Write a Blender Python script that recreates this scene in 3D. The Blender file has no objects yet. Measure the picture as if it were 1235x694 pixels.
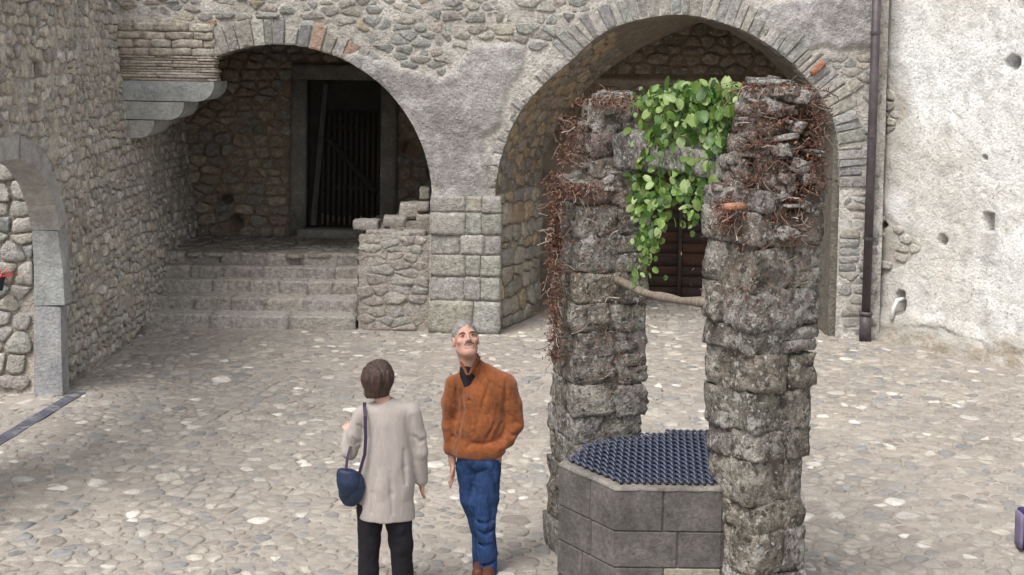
import bpy, math, random
import numpy as np
from mathutils import Vector, kdtree

# ------------------------------------------------------------------ camera, world, sun
S = bpy.context.scene
COL = S.collection
CAM_H, FOC, PITCH, ROLL = 3.63, 1750.0, math.radians(3.0), math.radians(1.0)
cd = bpy.data.cameras.new('camera'); cam = bpy.data.objects.new('camera', cd); COL.objects.link(cam)
cam.location = (0, 0, CAM_H)
from mathutils import Matrix
cam.rotation_euler = (Matrix.Rotation(math.pi/2 - PITCH, 4, 'X') @ Matrix.Rotation(ROLL, 4, 'Z')).to_euler()
cd.sensor_width = 36.0; cd.lens = 36.0*FOC/1235.0; cd.shift_y = -195.0/1235.0
cd.clip_start = 0.1; cd.clip_end = 900
S.camera = cam
SUN_EL, SUN_AZ = math.radians(58), math.radians(215)     # azimuth clockwise from +Y: behind the camera, to its left
W = bpy.data.worlds.new('World'); S.world = W; W.use_nodes = True
wn = W.node_tree; wn.nodes.clear()
sky = wn.nodes.new('ShaderNodeTexSky'); sky.sky_type = 'NISHITA'; sky.sun_disc = False
sky.sun_elevation = SUN_EL; sky.sun_rotation = SUN_AZ; sky.dust_density = 4.0
hs = wn.nodes.new('ShaderNodeHueSaturation'); hs.inputs['Saturation'].default_value = 0.22
bg = wn.nodes.new('ShaderNodeBackground'); bg.inputs['Strength'].default_value = 0.125
wo = wn.nodes.new('ShaderNodeOutputWorld')
wn.links.new(sky.outputs[0], hs.inputs['Color']); wn.links.new(hs.outputs[0], bg.inputs[0]); wn.links.new(bg.outputs[0], wo.inputs[0])
sl = bpy.data.lights.new('sun', 'SUN'); sl.energy = 1.5; sl.angle = math.radians(26); sl.color = (1.0, 0.955, 0.90)
sun = bpy.data.objects.new('sun', sl); COL.objects.link(sun)
sd_ = Vector((math.sin(SUN_AZ)*math.cos(SUN_EL), math.cos(SUN_AZ)*math.cos(SUN_EL), math.sin(SUN_EL)))
sun.rotation_euler = sd_.to_track_quat('Z', 'Y').to_euler()
S.view_settings.view_transform = 'Standard'; S.view_settings.look = 'None'
S.view_settings.exposure = 0.76; S.view_settings.gamma = 1.0

# ------------------------------------------------------------------ survey helper: where a sighted point lies on a given plane
def ray(px, py):
    u = (px-617.5)/FOC; v = -(py-152.0)/FOC
    x = u*math.cos(ROLL)-v*math.sin(ROLL); y = u*math.sin(ROLL)+v*math.cos(ROLL); a = math.pi/2-PITCH
    return (x, y*math.cos(a)+math.sin(a), y*math.sin(a)-math.cos(a))
def at(px, py, Y):
    d = ray(px, py); t = Y/d[1]; return (d[0]*t, CAM_H+d[2]*t)

# ------------------------------------------------------------------ noise
def _lat(seed): return np.random.RandomState(seed).rand(64, 64).astype(np.float32)
_L = {}
def vn2(u, v, seed=0):
    if seed not in _L: _L[seed] = _lat(seed)
    L = _L[seed]; iu = np.floor(u).astype(int); iv = np.floor(v).astype(int)
    fu = u-iu; fv = v-iv; fu = fu*fu*(3-2*fu); fv = fv*fv*(3-2*fv)
    a = L[iu % 64, iv % 64]; b = L[(iu+1) % 64, iv % 64]; c = L[iu % 64, (iv+1) % 64]; d = L[(iu+1) % 64, (iv+1) % 64]
    return (a*(1-fu)+b*fu)*(1-fv)+(c*(1-fu)+d*fu)*fv*1.0
def fbm(u, v, s, seed=0, o=4):
    r = 0; a = .5
    for i in range(o):
        r = r+a*(vn2(u*s+i*17.3, v*s+i*5.1, seed)-.5)*2; s *= 2.03; a *= .5
    return r
def vn3(x, y, z, seed=0):
    L = np.random.RandomState(seed).rand(16, 16, 16).astype(np.float32)
    i = np.floor(x).astype(int); j = np.floor(y).astype(int); k = np.floor(z).astype(int)
    f = x-i; g = y-j; h = z-k; f = f*f*(3-2*f); g = g*g*(3-2*g); h = h*h*(3-2*h)
    def q(a, b, c): return L[(i+a) & 15, (j+b) & 15, (k+c) & 15]
    return 2*(((q(0,0,0)*(1-f)+q(1,0,0)*f)*(1-g)+(q(0,1,0)*(1-f)+q(1,1,0)*f)*g)*(1-h)+((q(0,0,1)*(1-f)+q(1,0,1)*f)*(1-g)+(q(0,1,1)*(1-f)+q(1,1,1)*f)*g)*h)-1

# ------------------------------------------------------------------ object helpers
def empty(name, loc=(0, 0, 0)):
    o = bpy.data.objects.new(name, None); COL.objects.link(o); o.location = loc; o.empty_display_size = .1; return o
def tag(o, label=None, cat=None, group=None, kind=None):
    if label: o['label'] = label
    if cat: o['category'] = cat
    if group: o['group'] = group
    if kind: o['kind'] = kind
    return o
def wloc(o):
    v = Vector(o.location)
    while o.parent: o = o.parent; v += Vector(o.location)
    return v
def mk(name, V, F, mat, parent=None, tint=None, smooth=True, origin=None):
    V = np.asarray(V, dtype=np.float64).reshape(-1, 3)
    if origin is None: origin = V.mean(axis=0)
    origin = np.asarray(origin, float)
    m = bpy.data.meshes.new(name); m.from_pydata((V-origin).tolist(), [], F if isinstance(F, list) else F.tolist())
    if smooth: m.polygons.foreach_set('use_smooth', [True]*len(m.polygons))
    if tint is not None:
        t = np.asarray(tint, dtype=np.float32)
        if t.ndim == 1: t = np.tile(t, (len(V), 1))
        a = m.attributes.new('tint', 'FLOAT_COLOR', 'POINT')
        a.data.foreach_set('color', np.concatenate([t[:, :3], np.ones((len(V), 1), np.float32)], 1).ravel())
    m.materials.append(mat); m.update()
    o = bpy.data.objects.new(name, m); COL.objects.link(o)
    if parent is not None:
        o.parent = parent; o.location = Vector(origin)-wloc(parent)
    else: o.location = Vector(origin)
    return o
class MB:
    def __init__(s): s.V = []; s.F = []; s.T = []
    def add(s, V, F, t=(1, 1, 1)):
        n = len(s.V); s.V += [tuple(p) for p in V]; s.F += [tuple(i+n for i in f) for f in F]; s.T += [t]*len(V)
    def box(s, a, b, t=(1, 1, 1)):
        x0, y0, z0 = a; x1, y1, z1 = b
        s.add([(x0,y0,z0),(x1,y0,z0),(x1,y1,z0),(x0,y1,z0),(x0,y0,z1),(x1,y0,z1),(x1,y1,z1),(x0,y1,z1)],
              [(0,3,2,1),(4,5,6,7),(0,1,5,4),(1,2,6,5),(2,3,7,6),(3,0,4,7)], t)
    def tube(s, P, R, n=8, t=(1, 1, 1), cap=True):
        P = [Vector(p) for p in P]; R = R if hasattr(R, '__len__') else [R]*len(P); V = []; F = []
        up = Vector((.13, .21, 1)).normalized()
        for i, p in enumerate(P):
            d = (P[min(i+1, len(P)-1)]-P[max(i-1, 0)]).normalized()
            if abs(d.dot(up)) > .98: up = Vector((1, .1, .05)).normalized()
            a = d.cross(up).normalized(); b = a.cross(d)
            for k in range(n):
                q = 2*math.pi*k/n; V.append(p+(a*math.cos(q)+b*math.sin(q))*R[i])
        for i in range(len(P)-1):
            for k in range(n): F.append((i*n+k, i*n+(k+1) % n, (i+1)*n+(k+1) % n, (i+1)*n+k))
        if cap: F.append(tuple(range(n))[::-1]); F.append(tuple((len(P)-1)*n+k for k in range(n)))
        s.add(V, F, t)
    def build(s, name, mat, parent=None, smooth=False, origin=None): return mk(name, s.V, s.F, mat, parent, np.array(s.T), smooth, origin)

# ------------------------------------------------------------------ materials
def mat(name, base=None, rough=.9, scale=8, var=.35, bump=.3, bscale=40, detail=8, tint=False, spots=None, spec=.3, dirt=None, bdist=.02, stretch=None, metal=0, sheen=0, trans=0):
    m = bpy.data.materials.new(name); m.use_nodes = True; n = m.node_tree; N = n.nodes; L = n.links
    b = N['Principled BSDF']; b.inputs['Roughness'].default_value = rough; b.inputs['Specular IOR Level'].default_value = spec; b.inputs['Metallic'].default_value = metal
    g = N.new('ShaderNodeNewGeometry'); pos = g.outputs['Position']
    if stretch:
        mp = N.new('ShaderNodeMapping'); mp.inputs['Scale'].default_value = stretch; L.new(pos, mp.inputs['Vector']); pos = mp.outputs[0]
    def noise(s, d=detail, r=.6):
        x = N.new('ShaderNodeTexNoise'); x.inputs['Scale'].default_value = s; x.inputs['Detail'].default_value = d; x.inputs['Roughness'].default_value = r; L.new(pos, x.inputs['Vector']); return x
    if tint:
        a = N.new('ShaderNodeAttribute'); a.attribute_name = 'tint'; col = a.outputs['Color']
        if base is not None:
            mm = N.new('ShaderNodeMix'); mm.data_type = 'RGBA'; mm.blend_type = 'MULTIPLY'; mm.inputs[0].default_value = 1; L.new(col, mm.inputs[6]); mm.inputs[7].default_value = (*base, 1); col = mm.outputs[2]
    else:
        a = N.new('ShaderNodeRGB'); a.outputs[0].default_value = (*base, 1); col = a.outputs[0]
    def mulmap(col, src, lo, hi, f0=.3, f1=.7):
        r = N.new('ShaderNodeMapRange'); r.inputs['From Min'].default_value = f0; r.inputs['From Max'].default_value = f1; r.inputs['To Min'].default_value = lo; r.inputs['To Max'].default_value = hi
        L.new(src, r.inputs['Value']); x = N.new('ShaderNodeVectorMath'); x.operation = 'SCALE'; L.new(col, x.inputs[0]); L.new(r.outputs[0], x.inputs['Scale']); return x.outputs[0]
    col = mulmap(col, noise(scale).outputs['Fac'], 1-var, 1+var)
    col = mulmap(col, noise(scale*6.1, 6, .75).outputs['Fac'], 1-var*1.1, 1+var*1.1)
    def over(col, s, lo, hi, c, amt=1.0, d=6):
        x = noise(s, d, .65); r = N.new('ShaderNodeMapRange'); r.inputs['From Min'].default_value = lo; r.inputs['From Max'].default_value = hi; r.inputs['To Max'].default_value = amt; L.new(x.outputs['Fac'], r.inputs['Value'])
        mm = N.new('ShaderNodeMix'); mm.data_type = 'RGBA'; L.new(r.outputs[0], mm.inputs[0]); L.new(col, mm.inputs[6]); mm.inputs[7].default_value = (*c, 1); return mm.outputs[2]
    for sp in (spots or []): col = over(col, *sp)
    L.new(col, b.inputs['Base Color'])
    if bump:
        x = noise(bscale, 8, .65); y = noise(bscale*.22, 4, .5); ad = N.new('ShaderNodeMath'); ad.operation = 'ADD'; L.new(x.outputs['Fac'], ad.inputs[0]); L.new(y.outputs['Fac'], ad.inputs[1])
        bp = N.new('ShaderNodeBump'); bp.inputs['Strength'].default_value = bump; bp.inputs['Distance'].default_value = bdist; L.new(ad.outputs[0], bp.inputs['Height']); L.new(bp.outputs[0], b.inputs['Normal'])
    if sheen: b.inputs['Sheen Weight'].default_value = sheen
    if trans:
        tr = N.new('ShaderNodeBsdfTranslucent'); L.new(col, tr.inputs[0]); ms = N.new('ShaderNodeMixShader'); ms.inputs[0].default_value = trans
        L.new(b.outputs[0], ms.inputs[1]); L.new(tr.outputs[0], ms.inputs[2]); L.new(ms.outputs[0], N['Material Output'].inputs[0])
    return m
M = {}
M['stone'] = mat('rubble_stone', tint=True, scale=17, var=.38, bump=.9, bscale=34, bdist=.035, spots=[(20, .54, .66, (.46, .44, .40), .6), (26, .56, .68, (.13, .12, .10), .6)])
M['mortar'] = mat('lime_mortar', tint=True, scale=8, var=.28, bump=1.0, bscale=26, bdist=.05, spots=[(7, .52, .66, (.52, .51, .48), .0), (13, .55, .70, (.15, .14, .125), .55), (28, .56, .66, (.20, .19, .17), .5)])
M['limewash'] = mat('rough_grey_plaster', tint=True, scale=8, var=.28, bump=1.0, bscale=26, bdist=.05, spots=[(4, .52, .64, (.56, .55, .53), .6), (13, .54, .70, (.19, .18, .165), .5), (28, .56, .66, (.22, .21, .20), .55), (34, .60, .68, (.66, .65, .63), .6)])
M['dress'] = mat('dressed_grey_stone', tint=True, scale=4, var=.26, bump=.7, bscale=36, bdist=.03, spots=[(5, .52, .70, (.42, .40, .35), .55), (3, .58, .72, (.20, .19, .17), .5), (22, .60, .68, (.18, .17, .15), .5)])
M['cobble'] = mat('cobblestone', tint=True, scale=14, var=.26, bump=.6, bscale=45, bdist=.02, rough=.8, spots=[(1.3, .44, .62, (.325, .30, .27), .5), (.45, .46, .60, (.275, .25, .23), .45), (22, .60, .75, (.40, .37, .32), .4)])
M['dirt'] = mat('ground_dirt', base=(.33, .293, .255), scale=.6, var=.22, bump=.5, bscale=50, spots=[(9, .56, .72, (.40, .37, .33), .6), (30, .62, .7, (.13, .12, .10), .5)])
M['plaster'] = mat('old_white_plaster', tint=True, scale=2.2, var=.13, bump=.9, bscale=30, bdist=.03, spots=[(3.1, .55, .70, (.50, .47, .40), .5), (9, .52, .68, (.50, .50, .48), .7), (27, .52, .66, (.40, .39, .36), .7), (19, .605, .67, (.19, .18, .16), .75), (5.5, .60, .72, (.40, .39, .365), .6), (1.4, .54, .70, (.86, .87, .87), .6)])
M['pillar'] = mat('lichened_pillar_stone', tint=True, scale=13, var=.55, bump=1.0, bscale=30, bdist=.06, spots=[(4.5, .50, .64, (.085, .072, .055), .7), (17, .52, .61, (.05, .044, .036), .8), (7, .60, .74, (.20, .15, .08), .4), (11, .58, .63, (.46, .45, .42), .8), (27, .575, .62, (.56, .55, .52), .8), (3.0, .61, .64, (.52, .51, .48), .7)])
M['well'] = mat('well_block', tint=True, scale=5, var=.34, bump=.6, bscale=50, bdist=.015, spots=[(6, .55, .75, (.085, .07, .06), .5), (2.4, .58, .75, (.20, .185, .16), .5), (60, .66, .70, (.35, .34, .31), .5)])
M['iron'] = mat('blue_coated_iron', base=(.052, .062, .105), scale=20, var=.2, bump=.1, rough=.45, spec=.6)
M['irond'] = mat('dark_iron', base=(.012, .014, .028), scale=20, var=.2, bump=.1, rough=.5, spec=.5)
M['pipe'] = mat('brown_painted_pipe', base=(.075, .060, .068), scale=3, var=.3, bump=.15, rough=.5, spec=.4)
M['wood'] = mat('weathered_wood', tint=True, scale=9, var=.35, bump=.5, bscale=40, stretch=(4, 4, .4), bdist=.01)
M['woodh'] = mat('weathered_wood_lengthwise', tint=True, scale=9, var=.35, bump=.5, bscale=40, stretch=(.4, 4, 4), bdist=.01)
M['void'] = mat('dark_interior', base=(.05, .045, .04), scale=3, var=.2, bump=.3)
M['tymp'] = mat('brown_plaster', tint=True, scale=2.5, var=.25, bump=.5, bscale=25, spots=[(4, .56, .72, (.10, .08, .06), .5)])
M['leaf'] = mat('green_leaf', tint=True, scale=30, var=.2, bump=.15, bscale=60, rough=.42, spec=.5, trans=.28)
M['stem'] = mat('green_stem', base=(.10, .16, .03), scale=20, var=.3, bump=.1, rough=.6)
M['dead'] = mat('dead_vine', tint=True, scale=25, var=.4, bump=.3, rough=.85)
M['skin'] = mat('skin', base=(.44, .255, .195), scale=14, var=.12, bump=.12, bscale=90, bdist=.003, rough=.55, spots=[(16, .56, .72, (.46, .20, .15), .35)])
M['skin2'] = mat('pale_skin', base=(.52, .32, .25), scale=14, var=.1, bump=.1, bscale=90, bdist=.003, rough=.55)
M['suede'] = mat('rust_suede', base=(.205, .062, .017), scale=7, var=.30, bump=.5, bscale=26, bdist=.012, rough=.9, sheen=.25, spots=[(5, .52, .68, (.12, .034, .010), .6)])
M['jeans'] = mat('blue_denim', base=(.020, .048, .135), scale=8, var=.35, bump=.5, bscale=24, bdist=.012, rough=.9, spots=[(7, .52, .68, (.06, .13, .32), .6)], stretch=(1.4, 1.4, .6))
M['knit'] = mat('grey_knit', base=(.335, .30, .28), scale=4, var=.10, bump=.5, bscale=30, bdist=.008, rough=.95, sheen=.2, stretch=(2, 2, .5))
M['black'] = mat('black_cloth', base=(.010, .009, .013), scale=6, var=.3, bump=.3, rough=.85)
M['hairb'] = mat('dark_brown_hair', base=(.045, .022, .017), scale=16, var=.65, bump=.9, bscale=40, bdist=.01, rough=.42, spec=.5, stretch=(3, 3, .35))
M['hairg'] = mat('grey_hair', base=(.20, .19, .185), scale=30, var=.5, bump=.8, bscale=60, bdist=.006, rough=.7)
M['hairg2'] = mat('dark_grey_whiskers', base=(.085, .07, .065), scale=30, var=.5, bump=.5, bscale=60, bdist=.004)
M['bag'] = mat('navy_leather', base=(.010, .022, .055), scale=9, var=.3, bump=.3, rough=.5, spec=.4)
M['strap'] = mat('plum_strap', base=(.035, .022, .045), scale=9, var=.2, bump=.1, rough=.6)
M['shoe'] = mat('brown_leather', base=(.12, .05, .03), scale=9, var=.2, bump=.1, rough=.5)
M['dark'] = mat('dark_feature', base=(.03, .016, .012), scale=30, var=.2, bump=0, rough=.4)
M['white'] = mat('white_plastic', base=(.75, .75, .75), scale=9, var=.1, bump=.05, rough=.5)
M['purple'] = mat('purple_fabric', base=(.045, .032, .10), scale=9, var=.2, bump=.3, rough=.7)
M['lilac'] = mat('pale_lilac_edge', base=(.20, .17, .27), scale=9, var=.1, bump=.2, rough=.7)
M['red'] = mat('red_petals', base=(.45, .03, .04), scale=40, var=.4, bump=.1, rough=.6)

# ------------------------------------------------------------------ 2D geometry: polygons, stone layouts
def psd(poly, U, V):
    """signed distance to a polygon, positive outside"""
    U = np.asarray(U, float); V = np.asarray(V, float); d = np.full(U.shape, 1e9); ins = np.zeros(U.shape, bool); n = len(poly)
    for i in range(n):
        ax, ay = poly[i]; bx, by = poly[(i+1) % n]; ex, ey = bx-ax, by-ay
        l = ex*ex+ey*ey+1e-12; t = np.clip(((U-ax)*ex+(V-ay)*ey)/l, 0, 1)
        d = np.minimum(d, (U-ax-ex*t)**2+(V-ay-ey*t)**2)
        c = ((ay > V) != (by > V)) & (U < (bx-ax)*(V-ay)/((by-ay) if abs(by-ay) > 1e-12 else 1e-12)+ax); ins ^= c
    d = np.sqrt(d); return np.where(ins, -d, d)
def outside(polys):
    def f(U, V):
        U = np.asarray(U, float); d = np.full(U.shape, 9.)
        for p in polys: d = np.minimum(d, psd(p, U, V))
        return d
    return f
def push_out(fn, U, V, it=2):
    for _ in range(it):
        d = fn(U, V); e = 1e-3; gx = (fn(U+e, V)-fn(U-e, V))/(2*e); gy = (fn(U, V+e)-fn(U, V-e))/(2*e); g = np.sqrt(gx*gx+gy*gy)+1e-9
        m = d < 0; U = np.where(m, U-gx/g*d, U); V = np.where(m, V-gy/g*d, V)
    return U, V
def sheet(name, u0, u1, v0, v1, du, P, hfn, mat, parent, tintfn, void=None):
    nu = int(round((u1-u0)/du))+1; nv = int(round((v1-v0)/du))+1
    U, V = np.meshgrid(np.linspace(u0, u1, nu), np.linspace(v0, v1, nv), indexing='ij'); keep = np.ones((nu-1, nv-1), bool)
    if void is not None:
        ins = void(U, V) < 0; keep = ~(ins[:-1, :-1] & ins[1:, :-1] & ins[1:, 1:] & ins[:-1, 1:])
        U2, V2 = push_out(void, U, V); U = np.where(ins, U2, U); V = np.where(ins, V2, V)
    Hh = hfn(U, V); X, Y, Z = P(U, V, Hh); VV = np.stack([X, Y, Z], -1).reshape(-1, 3)
    I = np.arange(nu*nv).reshape(nu, nv); F = np.stack([I[:-1, :-1], I[1:, :-1], I[1:, 1:], I[:-1, 1:]], -1)[keep]
    used = np.unique(F); mp = np.full(nu*nv, -1); mp[used] = np.arange(len(used)); T = tintfn(U, V).reshape(-1, 3)[used]
    return mk(name, VV[used], mp[F], mat, parent, T)
def darts(region, u0, u1, v0, v1, rmin, rmax, asp, seed, tries):
    r = random.Random(seed); out = []; g = {}; cs = rmax*2
    for _ in range(tries):
        u = r.uniform(u0, u1); v = r.uniform(v0, v1)*asp; q = r.random()**2.8; rad = rmin+(rmax-rmin)*q
        i, j = int(u//cs), int(v//cs); ok = True
        for a in (-1, 0, 1):
            for b in (-1, 0, 1):
                for (x, y, w) in g.get((i+a, j+b), ()):
                    if (x-u)**2+(y-v)**2 < (rad+w)**2*.86: ok = False; break
                if not ok: break
            if not ok: break
        if ok: g.setdefault((i, j), []).append((u, v, rad)); out.append((u, v, rad))
    return out
def rows(u0, u1, v0, v1, hh, ww, asp, seed, jit=.25):
    r = random.Random(seed); out = []; v = v0-hh[0]/2
    while v < v1+hh[1]:
        h = r.uniform(*hh); u = u0-r.uniform(0, ww[1]); k = r.random()*6
        while u < u1+ww[1]:
            w = r.uniform(*ww); out.append((u+w/2, (v+h/2+r.uniform(-jit, jit)*h+.3*h*math.sin(u*1.1+k))*asp, 0.25*(w+h)*.8)); u += w
        v += h
    return out
def cells(pts, asp, gap, kn=16):
    """power diagram cells of the seeds, each shrunk by half a joint; returned in unscaled (u, v)"""
    kd = kdtree.KDTree(len(pts))
    for i, p in enumerate(pts): kd.insert((p[0], p[1], 0), i)
    kd.balance(); out = []
    for i, (u, v, r) in enumerate(pts):
        B = r*2.6+.02; poly = [(-B, -B), (B, -B), (B, B), (-B, B)]
        for co, j, d in kd.find_n((u, v, 0), kn):
            if j == i or d < 1e-6: continue
            nx, ny = (co[0]-u)/d, (co[1]-v)/d; lim = d/2+(r*r-pts[j][2]**2)/(2*d)-gap/2
            q = []; n = len(poly)
            for k in range(n):
                a = poly[k]; b = poly[(k+1) % n]; da = a[0]*nx+a[1]*ny-lim; db = b[0]*nx+b[1]*ny-lim
                if da <= 0: q.append(a)
                if (da < 0) != (db < 0) and abs(da-db) > 1e-9: t = da/(da-db); q.append((a[0]+(b[0]-a[0])*t, a[1]+(b[1]-a[1])*t))
            poly = q
            if len(poly) < 3: break
        if len(poly) < 3: continue
        q = []
        for p in poly:
            if not q or (p[0]-q[-1][0])**2+(p[1]-q[-1][1])**2 > 1e-5: q.append(p)
        if len(q) >= 3: out.append([(u+a, (v+b)/asp) for a, b in q])
    return out
def area(p): return .5*abs(sum(p[i][0]*p[(i+1) % len(p)][1]-p[(i+1) % len(p)][0]*p[i][1] for i in range(len(p))))
def chaikin(p, f=.28):
    q = []; n = len(p)
    for i in range(n):
        a = p[i]; b = p[(i+1) % n]; q.append((a[0]+(b[0]-a[0])*f, a[1]+(b[1]-a[1])*f)); q.append((a[0]+(b[0]-a[0])*(1-f), a[1]+(b[1]-a[1])*(1-f)))
    return q
def rough(poly, r, cut=(.08, .24)):
    n = len(poly); sz = math.sqrt(area(poly)); q = []
    for i in range(n):
        a = poly[i]; b = poly[(i+1) % n]; ex, ey = b[0]-a[0], b[1]-a[1]; L = math.hypot(ex, ey)+1e-9; f = min(.42, r.uniform(*cut)*sz/L); m = 2 if L < sz*.55 or n > 7 else 3
        for k in range(m):
            t = f+(1-2*f)*k/(m-1); j = -abs(r.gauss(0, .035))*sz if 0 < k < m-1 else r.uniform(-.025, .01)*sz; q.append((a[0]+ex*t+ey/L*j, a[1]+ey*t-ex/L*j))
    return q
def stone_geo(poly, h, P, r, base=-.03, flat=.72, edge=.5, rnd=True, jit=.04):
    if rnd: poly = rough(poly, r)
    n = len(poly); cx = sum(p[0] for p in poly)/n; cy = sum(p[1] for p in poly)/n; V = []
    tx, ty = r.uniform(-.7, .7)*h, r.uniform(-.7, .7)*h; sz = math.sqrt(area(poly))+1e-6
    for s, hh in ((1.0, base), (.985, h*edge), (flat, h)):
        for p in poly:
            k = s*(1+(r.uniform(-jit, jit) if s < 1 else 0)); a, b = (p[0]-cx)*k, (p[1]-cy)*k
            q = hh+((tx*a+ty*b)/sz+r.uniform(-.16, .16)*h if hh > 0 else 0); V.append(P(cx+a, cy+b, q))
    V.append(P(cx, cy, h*r.uniform(.95, 1.15))); F = []
    for k in range(2):
        for i in range(n): F.append((k*n+i, k*n+(i+1) % n, (k+1)*n+(i+1) % n, (k+1)*n+i))
    for i in range(n): F.append((2*n+i, 2*n+(i+1) % n, 3*n))
    return V, F
def lay(polys, hr, P, mat, parent, tintf, seed, name='stone', base=-.03, far=None, single=290, flat=.78, edge=.72, **k):
    """lay stones: the largest in view become objects of their own, the rest one stuff part"""
    r = random.Random(seed); items = []
    for p in polys:
        u = sum(a for a, b in p)/len(p); v = sum(b for a, b in p)/len(p); items.append((area(p)/(far(u, v)**2 if far else 1), u, v, p))
    items.sort(key=lambda t: -t[0]); mb = MB()
    for i, (s, u, v, p) in enumerate(items):
        sz = min(1, math.sqrt(area(p))/.15); V, F = stone_geo(p, r.uniform(*hr)*(.5+.5*sz), P, r, base, flat, edge, **k); t = tintf(u, v, r)
        if i < single: mk(name, V, F, mat, parent, t)
        else: mb.add(V, F, t)
    if mb.V: tag(mb.build('small_'+name+'s', mat, parent, True), kind='stuff')
def chk(polys, fn, lim=0.0, shove=True):
    """keep the stones whose centre lies in the region; corners that cross its edge are pushed back"""
    out = []
    if not polys: return out
    C = np.array([(sum(a for a, b in p)/len(p), sum(b for a, b in p)/len(p)) for p in polys]); d = fn(C[:, 0], C[:, 1])
    for p, q in zip(polys, d):
        if q < lim: continue
        if q < .5 and shove:
            A = np.array(p); U, V = push_out(lambda u, v: fn(u, v)-.008, A[:, 0], A[:, 1])
            if np.hypot(U-A[:, 0], V-A[:, 1]).max() > .25: continue
            p = list(zip(U.tolist(), V.tolist()))
        if area(p) > .0008: out.append(p)
    return out
def pal(*cs, j=.14):
    def f(u, v, r):
        c = r.choice(cs); k = 1+r.uniform(-j, j); return (c[0]*k, c[1]*k*(1+r.uniform(-.03, .03)), c[2]*k*(1+r.uniform(-.04, .04)))
    return f
GREYS = [(.33,.32,.295), (.29,.285,.265), (.38,.36,.32), (.255,.255,.24), (.39,.355,.305), (.32,.30,.265), (.28,.285,.27)]
def rblock(c, s, r, k=4, amp=.06, rot=0, rnd=.25):
    """a rough block: a subdivided box, its corners rounded and its faces uneven"""
    V = []; F = []; idx = {}
    def vid(i, j, l):
        if (i, j, l) in idx: return idx[(i, j, l)]
        idx[(i, j, l)] = len(V); V.append((i/k*2-1, j/k*2-1, l/k*2-1)); return len(V)-1
    for a in range(k):
        for b in range(k):
            F += [(vid(a,b,0),vid(a,b+1,0),vid(a+1,b+1,0),vid(a+1,b,0)), (vid(a,b,k),vid(a+1,b,k),vid(a+1,b+1,k),vid(a,b+1,k)),
                  (vid(a,0,b),vid(a+1,0,b),vid(a+1,0,b+1),vid(a,0,b+1)), (vid(a,k,b),vid(a,k,b+1),vid(a+1,k,b+1),vid(a+1,k,b)),
                  (vid(0,a,b),vid(0,a,b+1),vid(0,a+1,b+1),vid(0,a+1,b)), (vid(k,a,b),vid(k,a+1,b),vid(k,a+1,b+1),vid(k,a,b+1))]
    A = np.array(V); n = np.linalg.norm(A, axis=1, keepdims=True); A = A*(1-rnd)+A/n*rnd*1.25
    A = np.sign(A)*np.abs(A)**.9; sd = r.randint(0, 999); q = np.random.RandomState(sd)
    A = A*np.array(s)/2; m = min(s); off = 0
    for o in range(4 if k > 5 else 3):
        K = q.randn(3, 3)*(3.0*2**o)/max(.15, np.min(s)*1.5); ph = q.rand(3)*6; off = off+np.sin(A@K+ph)*(amp*m/(1.6**o))
    A = A+off+q.randn(*A.shape)*amp*m*.18
    cr, sr = math.cos(rot), math.sin(rot); X = A[:, 0]*cr-A[:, 1]*sr+c[0]; Y = A[:, 0]*sr+A[:, 1]*cr+c[1]; return np.stack([X, Y, A[:, 2]+c[2]], 1), F

# planes: (u, v, h) -> world
def front(Y): return lambda u, v, h: (u, Y-h, v)
def ground(u, v, h): return (u, v, h)
def leftp(u, v, h): return (-4.60-.12*v*np.clip((np.asarray(u)-14.9)/2.8, 0, 1)+h, u, v)
YF, YB, YP = 18.45, 21.6, 21.15

# ------------------------------------------------------------------ ground and cobbles
gr = MB(); gr.add([(-150,-120,0),(150,-120,0),(150,180,0),(-150,180,0)], [(0,1,2,3)])
GR = tag(gr.build('ground', M['dirt'], origin=(0, 14, 0)), kind='structure')
pts = []
for (xa_, ya_, xb_, yb_) in ((2.2, 9.4, 4.9, 12.2), (1.9, 10.6, 4.4, 13.4), (-3.9, 9.0, -2.3, 16.2), (-1.9, 16.0, 2.0, 15.2), (-4.2, 11.6, -.9, 11.3)):
    L_ = math.hypot(xb_-xa_, yb_-ya_); nx_, ny_ = -(yb_-ya_)/L_, (xb_-xa_)/L_; q_ = 0; r_ = random.Random(int(ya_*10))
    while q_ < L_: w_ = r_.uniform(.14, .26); t_ = (q_+w_/2)/L_; pts += [(xa_+(xb_-xa_)*t_+nx_*.055*s_, ya_+(yb_-ya_)*t_+ny_*.055*s_, .07) for s_ in (-1, 1)]; q_ += w_
grd_ = kdtree.KDTree(len(pts))
for i_, p_ in enumerate(pts): grd_.insert((p_[0], p_[1], 0), i_)
grd_.balance()
pts += [p_ for p_ in darts(None, -6.6, 7.6, 8.2, 21.3, .038, .13, 1, 3, 150000) if grd_.find((p_[0], p_[1], 0))[2] > p_[2]+.075]
RW0, RWD = (4.65, 18.72), (.577, -.817)
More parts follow.
